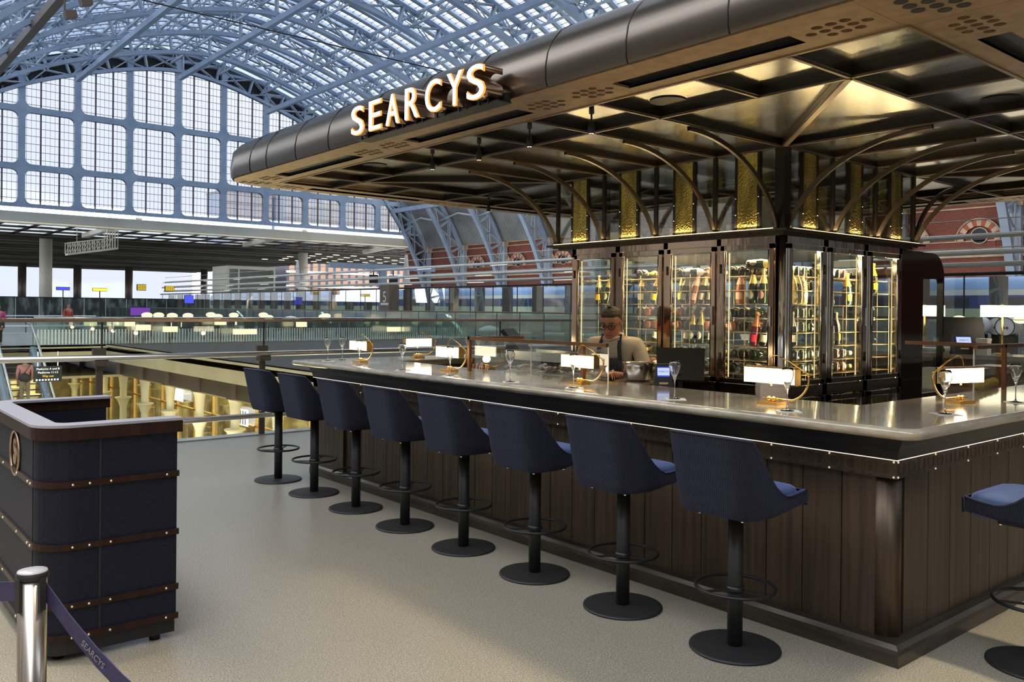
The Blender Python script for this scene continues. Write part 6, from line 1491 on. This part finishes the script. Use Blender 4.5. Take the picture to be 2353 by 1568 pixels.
# head: sculpted rows, tilted forward
def head(parent, hair_m, skin_m, loc, tilt, yaw=0, scale=1.0, glasses=False, hair_low=.02):
    Mh = Matrix.Translation(loc) @ Matrix.Rotation(yaw, 4, 'Z') @ Matrix.Rotation(tilt, 4, 'X') @ Matrix.Scale(scale, 4)
    lv = [(-.118, .022, .026, -.052), (-.112, .036, .040, -.046), (-.098, .048, .058, -.030), (-.075, .058, .074, -.016), (-.05, .064, .084, -.006), (-.02, .069, .091, 0), (.01, .072, .095, .003), (.04, .074, .097, .006), (.07, .070, .092, .008), (.092, .058, .077, .010), (.106, .038, .052, .012), (.113, .012, .02, .012)]
    g = MB(); rows = []; n = 28
    for z, rx, ry, oy in lv:
        row = []
        for k in range(n):
            a = 2*pi*k/n; c, s_ = cos(a), sin(a); x = rx*c; y = oy+ry*s_
            if s_ < 0:
                fr = abs(s_); front = max(0, -s_)
                cx_ = abs(c)
                # nose bridge, brow, eye sockets, lips
                if cx_ < .22:
                    if -.045 < z < .02: y -= .016*(1-abs(z+.02)/.045)*(1-cx_/.22)
                if z > .012 and z < .045 and cx_ < .8: y -= .004
                if -.01 < z < .025 and .2 < cx_ < .7: y += .006
                if -.085 < z < -.055 and cx_ < .4: y -= .004
            row.append((x, y, z))
        rows.append(row)
    # denser rows through the face
    dense = []
    for r0, r1 in zip(rows, rows[1:]):
        dense.append(r0); dense.append([tuple((a+b)/2 for a, b in zip(p, q)) for p, q in zip(r0, r1)])
    dense.append(rows[-1]); g.grid(dense, True, True); g.xf(Mh).build('head', skin_m, parent)
    MB().add([(-.006, -.093, .015), (.006, -.093, .015), (.013, -.096, -.032), (-.013, -.096, -.032), (0, -.103, .01), (0, -.119, -.028), (0, -.103, -.036)], [(0, 4, 5, 3), (4, 1, 2, 5), (3, 5, 6), (5, 2, 6), (3, 6, 2)]).xf(Mh).build('nose', skin_m, parent)
    g = MB().sphere((.074, .004, -.002), .022, 10, 8, (.35, .7, 1.25)).sphere((-.074, .004, -.002), .022, 10, 8, (.35, .7, 1.25)); g.xf(Mh).build('ears', skin_m, parent)
    MB().tube([(-.024, -.083, -.066), (-.01, -.089, -.063), (.01, -.089, -.063), (.024, -.083, -.066)], .0045, 6).xf(Mh).build('mouth', mat('lip', (.30, .09, .06), .5), parent)
    if glasses:
        g = MB()
        for s_ in (-1, 1):
            g.tube([(s_*.033+.026*cos(2*pi*i/18), -.099+.006*abs(cos(2*pi*i/18))*(1), .006+.020*sin(2*pi*i/18)) for i in range(18)], .0028, 6, closed=True)
            g.tube([(s_*.059, -.093, .012), (s_*.073, -.05, .014), (s_*.076, .01, .008)], .0025, 6)
            g.tube([(s_*.015, -.090, .033), (s_*.035, -.092, .038), (s_*.055, -.085, .033)], .0035, 5)
        g.tube([(-.008, -.103, .010), (0, -.106, .012), (.008, -.103, .010)], .0028, 6)
        g.xf(Mh).build('glasses', M['matte'], parent)
        g = MB()
        for s_ in (-1, 1): g.sphere((s_*.032, -.079, .004), .012, 10, 8)
        g.xf(Mh).build('eyes', mat('eye_dark', (.12, .07, .05), .3), parent)
    g = MB(); rows = []
    for j in range(9):
        t_ = j/8
        row = []
        for k in range(n):
            a = 2*pi*k/n; c, s_ = cos(a), sin(a)
            # hairline high in front, low behind
            zl = (.078-.012*abs(c) if s_ < -.35 else .066-(s_+.35)*.105); zl = max(zl, -.075+hair_low)
            z = zl+(.122-zl)*t_**.8
            # radius at this height by interpolation of lv
            for (za, rxa, rya, oa), (zb, rxb, ryb, ob) in zip(lv, lv[1:]):
                if za <= z <= zb: f = (z-za)/(zb-za); rx = rxa+(rxb-rxa)*f; ry = rya+(ryb-rya)*f; oy = oa+(ob-oa)*f; break
            else: rx, ry, oy = .004, .006, .012
            e_ = .001+.006*min(1, t_*4)
            row.append(((rx+e_)*c, oy+(ry+e_)*s_, z+(.004 if t_ > .5 else 0)))
        rows.append(row)
    g.grid(rows, True, True); g.xf(Mh).build('hair', hair_m, parent)
head(BT, M['hair'], M['skin'], (0, -.125, 1.455), .38, .06, 1.06, True)
# hands with five fingers closed on the crab
def hand(parent, wrist, side, m_):
    x0, y0, z0 = wrist; V = [(x0, y0, z0, .024), (x0+side*.01, y0-.035, z0, (.034, .016)), (x0+side*.012, y0-.065, z0-.004, (.036, .014))]; E2 = [(0, 1), (1, 2)]
    o = skinmesh('palm', V, E2, m_, parent, 2)
    L = [.052, .060, .056, .044]
    for i in range(4):
        fx = x0+side*.012+(-.027+.018*i); b_ = (fx, y0-.070, z0-.004)
        P = [b_+(.0088,), (fx, y0-.070-L[i]*.45, z0-.014, .0082), (fx, y0-.070-L[i]*.72, z0-.034, .0075), (fx, y0-.070-L[i]*.75, z0-.052, .0065)]
        skinmesh('finger', P, [(0, 1), (1, 2), (2, 3)], m_, o, 1)
    P = [(x0-side*.022, y0-.03, z0-.004, .011), (x0-side*.042, y0-.055, z0-.016, .0095), (x0-side*.04, y0-.078, z0-.03, .008)]
    skinmesh('thumb', P, [(0, 1), (1, 2)], m_, o, 1)
hand(BT, (-.085, -.375, 1.045), 1, M['skin']); hand(BT, (.085, -.375, 1.06), -1, M['skin'])
# crab held in the hands: world space
t = thing('crab', 'orange brown cooked crab held in the hands of the bartender', 'crab', (.84, 2.62, 1.12))
MB().sphere((0, 0, 0), .05, 16, 10, (1, 1.3, .55)).build('shell', M['crab'], t)
for i in range(8):
    s_ = -1 if i < 4 else 1; k = i % 4; a = (-.6+.4*k)
    MB().tube([(.02*sin(a), s_*.05, 0), (.05*sin(a)-.02, s_*.085, .02), (.07*sin(a)-.03, s_*.115, -.025)], [.007, .006, .003], 6).build('leg', M['crab'], t)
for s_ in (-1, 1): MB().tube([(-.03, s_*.045, 0), (-.07, s_*.06, .01), (-.095, s_*.035, .01), (-.11, s_*.02, .0)], [.009, .012, .016, .004], 8).build('claw', M['crab'], t)
# people in the distance
M['pink'] = mat('pink_jacket', (.62, .26, .24), .8); M['dark'] = mat('dark_clothes', (.02, .02, .022), .8); M['tan'] = mat('tan_trousers', (.40, .30, .19), .8); M['red'] = mat('red_coat', (.42, .07, .04), .8); M['magenta'] = mat('magenta_top', (.50, .05, .18), .8)
def person(label, loc, rz, top, legs, hair_m, hgt=1.7, bag=None):
    t = thing('person', label, 'person', loc, rz); k = hgt/1.7
    Vb = [(0, 0, .92, (.14, .10)), (0, 0, 1.15, (.15, .10)), (0, 0, 1.36, (.16, .09)), (0, 0, 1.46, (.05, .05)), (0, -.01, 1.53, .045), (-.2, 0, 1.36, .055), (-.25, .02, 1.1, .045), (-.22, -.10, .88, .035), (-.21, -.14, .80, .03), (.2, 0, 1.36, .055), (.25, .02, 1.1, .045), (.22, -.10, .88, .035), (.21, -.14, .80, .03),
          (-.09, 0, .82, .09), (-.10, -.03, .48, .062), (-.10, .06, .10, .045), (-.10, -.05, .04, .042), (.09, 0, .82, .09), (.10, -.05, .48, .062), (.10, -.06, .10, .045), (.10, -.17, .04, .042)]
    Eb = [(0, 1), (1, 2), (2, 3), (3, 4), (2, 5), (5, 6), (6, 7), (7, 8), (2, 9), (9, 10), (10, 11), (11, 12), (0, 13), (13, 14), (14, 15), (15, 16), (0, 17), (17, 18), (18, 19), (19, 20)]
    def S(V): return [(x*k, y*k, z*k, (r_[0]*k, r_[1]*k) if isinstance(r_, tuple) else r_*k) for x, y, z, r_ in V]
    skinmesh('body', S(Vb), Eb, M['skin'], t, 1)
    skinmesh('jacket', S([(0, 0, .84, (.165, .125)), (0, 0, 1.15, (.168, .12)), (0, 0, 1.37, (.172, .11)), (-.205, 0, 1.36, .072), (-.255, .02, 1.1, .062), (-.225, -.09, .90, .05), (.205, 0, 1.36, .072), (.255, .02, 1.1, .062), (.225, -.09, .90, .05), (0, .0, 1.45, (.075, .07))]), [(0, 1), (1, 2), (2, 3), (3, 4), (4, 5), (2, 6), (6, 7), (7, 8), (2, 9)], top, t, 1)
    skinmesh('trousers', S([(0, 0, .90, (.15, .115)), (-.09, 0, .80, .105), (-.10, -.03, .48, .078), (-.10, .06, .12, .06), (.09, 0, .80, .105), (.10, -.05, .48, .078), (.10, -.06, .12, .06)]), [(0, 1), (1, 2), (2, 3), (0, 4), (4, 5), (5, 6)], legs, t, 1)
    head(t, hair_m, M['skin'], (0, -.01*k, 1.60*k), .05, 0, k, False, 0)
    if bag: MB().sphere((.05, .17, .95), .17, 14, 10, (1.2, .7, .9)).build('shoulder_bag', M['dark'], t); MB().tube([(-.15, .13, 1.42), (0, .16, 1.2), (.1, .2, 1.05)], .015, 5).build('bag_strap', M['dark'], t)
    return t
person('person in pink hooded jacket with dark shoulder bag riding the escalator, seen from behind', (2.62, 34.1, -2.02), pi, M['pink'], M['tan'], M['hair'], 1.7, True)
person('woman with dark hair in a red coat standing on the far deck', (7.6, 50.2, 0), .4, M['red'], M['dark'], M['matte'], 1.72)
person('person in dark coat at the left edge near the escalator head', (1.75, 38.6, 0), .8, M['dark'], M['dark'], M['hair'], 1.75)
person('dark haired person in magenta top at the left edge', (2.75, 40.5, 0), -.3, M['magenta'], M['dark'], M['matte'], 1.6)
person('person in dark clothes leaving the escalator at the left edge, lower than the others', (2.35, 37.9, 0), .1, M['dark'], M['dark'], M['hair'], 1.25)
t = thing('suitcase', 'large black suitcase standing on the escalator step below the person in pink', 'suitcase', (3.1, 33.0, -2.55))
MB().box(-.27, -.17, 0.02, .27, .17, .62).build('case', M['dark'], t); MB().tube([(-.1, .1, .6), (-.1, .1, .98), (.1, .1, .98), (.1, .1, .6)], .012, 6).build('pull_handle', M['steel'], t); MB().cyl((-.2, 0, 0), .03, -.0, .03, 8).cyl((.2, 0, 0), .03, 0, .03, 8).build('wheels', M['black'], t)
# ================================================================ host desk
HX0, HX1, HY0, HY1 = -3.03, -2.44, 2.33, 3.62
HD = thing('host_desk', 'navy leather covered host desk with dark wooden strips and grey top, open to the right', 'desk', (0, 0, 0))
M['leather'] = mat('navy_leather', (.005, .0065, .016), .6, spec=.25, noise=((60, 60, 60), (.008, .010, .022), .4, .6), bump=((300, 300, 300), .25, .002))
M['wood'] = mat('dark_red_wood', (.018, .008, .006), .42, noise=((30, 30, 2), (.032, .013, .009), .35, .65), spec=.2)
M['desktop'] = mat('desk_top_grey', (.34, .33, .37), .30)
def Cpath(off=0, r=.14, n=8, endx=None):
    """open U seen from above, from the near right end round the left to the far right end"""
    e_ = HX1 if endx is None else endx; P = [(e_, HY0-off)]
    for i in range(n+1): a = radians(-90-90*i/n); P.append((HX0+r+(r+off)*cos(a), HY0+r+(r+off)*sin(a)))
    for i in range(n+1): a = radians(180-90*i/n); P.append((HX0+r+(r+off)*cos(a), HY1-r+(r+off)*sin(a)))
    P.append((e_, HY1+off)); return P
def uwall(mb, z0, z1, o0, o1, endx=None):
    A = Cpath(o1, endx=endx); B = Cpath(o0, endx=endx); n = len(A)
    rows = [[(x, y, z0) for x, y in B], [(x, y, z0) for x, y in A], [(x, y, z1) for x, y in A], [(x, y, z1) for x, y in B], [(x, y, z0) for x, y in B]]
    mb.grid(rows, False)
    for i in (0, n-1): mb.add([rows[0][i], rows[1][i], rows[2][i], rows[3][i]], [(0, 1, 2, 3)])
    return mb
uwall(MB(), .10, 1.0, -.05, 0).build('body', M['leather'], HD, False)
uwall(MB(), 1.0, 1.055, -.055, .018, HX1+.02).build('top_rim', M['wood'], HD, False)
uwall(MB(), 1.056, 1.068, -.085, .020, HX1+.02).build('top', M['desktop'], HD, False)
for z in (.115, .255, .52, .80): uwall(MB(), z-.014, z+.014, 0, .010, HX1+.008).build('wood_strip', M['wood'], HD, False)
uwall(MB(), .03, .10, -.06, -.02).build('plinth', M['matte'], HD, False)
M['pin'] = mat('brass_pin', (.9, .72, .45), .2, 1, emit=(1, .8, .5), es=.12)
for z in (.115, .255, .52, .80):
    for x in (HX1-.05, HX1-.30, HX1-.39, HX0+.13): MB().sphere((x, HY0-.011, z), .006, 8, 6).build('stud', M['pin'], HD)
    for y in (HY0+.14, HY0+.2, HY0+.45, HY0+.8, HY1-.2): MB().sphere((HX0-.011, y, z), .006, 8, 6).build('stud', M['pin'], HD)
g = MB().box(HX1-.348, HY0-.004, .12, HX1-.340, HY0+.002, 1.0).box(HX0-.003, HY0+.142, .12, HX0+.001, HY0+.149, 1.0); g.build('seams', M['matte'], HD)
g = MB()
for x, y in ((HX1-.08, HY0+.06), (HX1-.08, HY1-.06), (HX0+.1, HY0+.1), (HX0+.1, HY1-.1)): g.cyl((x, y, 0), .025, 0, .035, 12)
g.build('castors', M['black'], HD)
MB().box(HX0+.05, HY0+.05, .55, HX1-.02, HY1-.05, .57).build('inner_shelf', M['wood'], HD)
em = thing('emblem'); em.parent = HD
RL = Matrix.Translation((HX0-.004, 2.86, .885)) @ Matrix.Rotation(-pi/2, 4, 'Z') @ RX
M['emb'] = mat('emblem_bronze', (.42, .28, .18), .35, .9)
MB().tube([(HX0-.006, 2.86+.105*cos(2*pi*i/40), .885+.105*sin(2*pi*i/40)) for i in range(40)], .007, 6, closed=True).build('ring', M['emb'], em)
text_obj('letter', 'S', .17, M['emb'], em, RL, .004, .004)
# retractable belt post
BP = thing('belt_post', 'brushed steel queue post with round cap and navy belts in the lower left corner', 'queue post', (-3.40, .50, 0))
MB().cyl((0, 0, 0), .175, 0, .015, 40).lathe([(.17, .015), (.10, .03), (.034, .035)]).build('base', M['steel'], BP)
MB().cyl((0, 0, 0), .0325, .03, .93, 32).build('tube', mat('post_steel', (.55, .50, .44), .28, 1), BP)
MB().lathe([(0, .93), (.036, .93), (.037, .934), (.037, .940), (.034, .946)], n=32).build('cap_ring', M['matte'], BP); MB().lathe([(.034, .9455), (.033, .949), (0, .950)], n=32).build('cap', M['desktop'], BP)
g = MB()
for a in (205, 295, 20, 115): a = radians(a); c, s_ = cos(a), sin(a); g.bar((.034*c, .034*s_, .855), (.034*c, .034*s_, .935), .016, .012, (c, s_, 0))
g.build('belt_slots', M['matte'], BP)
M['belt'] = mat('belt_navy', (.024, .021, .07), .6, noise=((50, 50, 50), (.032, .028, .09), .4, .6)); M['beltprint'] = mat('belt_print', (.22, .21, .24), .6)
def belt(a, b, sag, lab, txt=None):
    a = Vector(a); b = Vector(b); rows = []; n = 16
    for i in range(n+1):
        t_ = i/n; p = a.lerp(b, t_); p.z -= sag*4*t_*(1-t_); rows.append([(p.x, p.y, p.z+.024), (p.x, p.y, p.z-.024)])
    o = MB().grid(rows, False).build('queue_belt', M['belt'], None, False); s_ = o.modifiers.new('s', 'SOLIDIFY'); s_.thickness = .0025
    tag(o, lab, 'belt')
    if txt:
        d = (b-a).normalized(); nrm = Vector((d.y, -d.x, 0)).normalized(); 
        if nrm.dot(Vector((-3.84, -1.87, 1.6))-a) < 0: nrm = -nrm
        for f_ in (.12, .47, .82):
            p = a.lerp(b, f_); p.z -= sag*4*f_*(1-f_)
            dz = Vector((d.x, d.y, d.z-sag*4*(1-2*f_)/(b-a).length)).normalized(); upv_ = nrm.cross(dz)*1.0
            if upv_.z < 0: upv_ = -upv_
            R_ = Matrix((dz, upv_, nrm)).transposed()
            if R_.determinant() < 0: R_ = Matrix((-dz, upv_, nrm)).transposed()
            text_obj('print', txt, .022, M['beltprint'], o, Matrix.Translation(p+nrm*.0028) @ R_.to_4x4(), .0003)
belt((-3.375, .482, .895), (-2.75, -.75, .895), .30, 'navy retractable belt with pale lettering sagging from the queue post to the lower right', 'SEARCYS')
belt((-3.43, .53, .895), (-4.9, 3.4, .90), .12, 'navy retractable belt running back from the queue post past the desk')
# timber threshold by the desk on the floor
o = MB().add([(-3.40, 1.0, 0), (-3.22, 1.0, 0), (-3.55, 4.5, 0), (-3.75, 4.5, 0), (-3.40, 1.0, .03), (-3.22, 1.0, .03), (-3.55, 4.5, .03), (-3.75, 4.5, .03)], [(0, 3, 2, 1), (4, 5, 6, 7), (0, 1, 5, 4), (1, 2, 6, 5), (2, 3, 7, 6), (3, 0, 4, 7)]).build('floor_strip', mat('pale_timber', (.45, .36, .20), .5)); tag(o, 'pale timber edging strip on the floor left of the desk', 'floor strip')
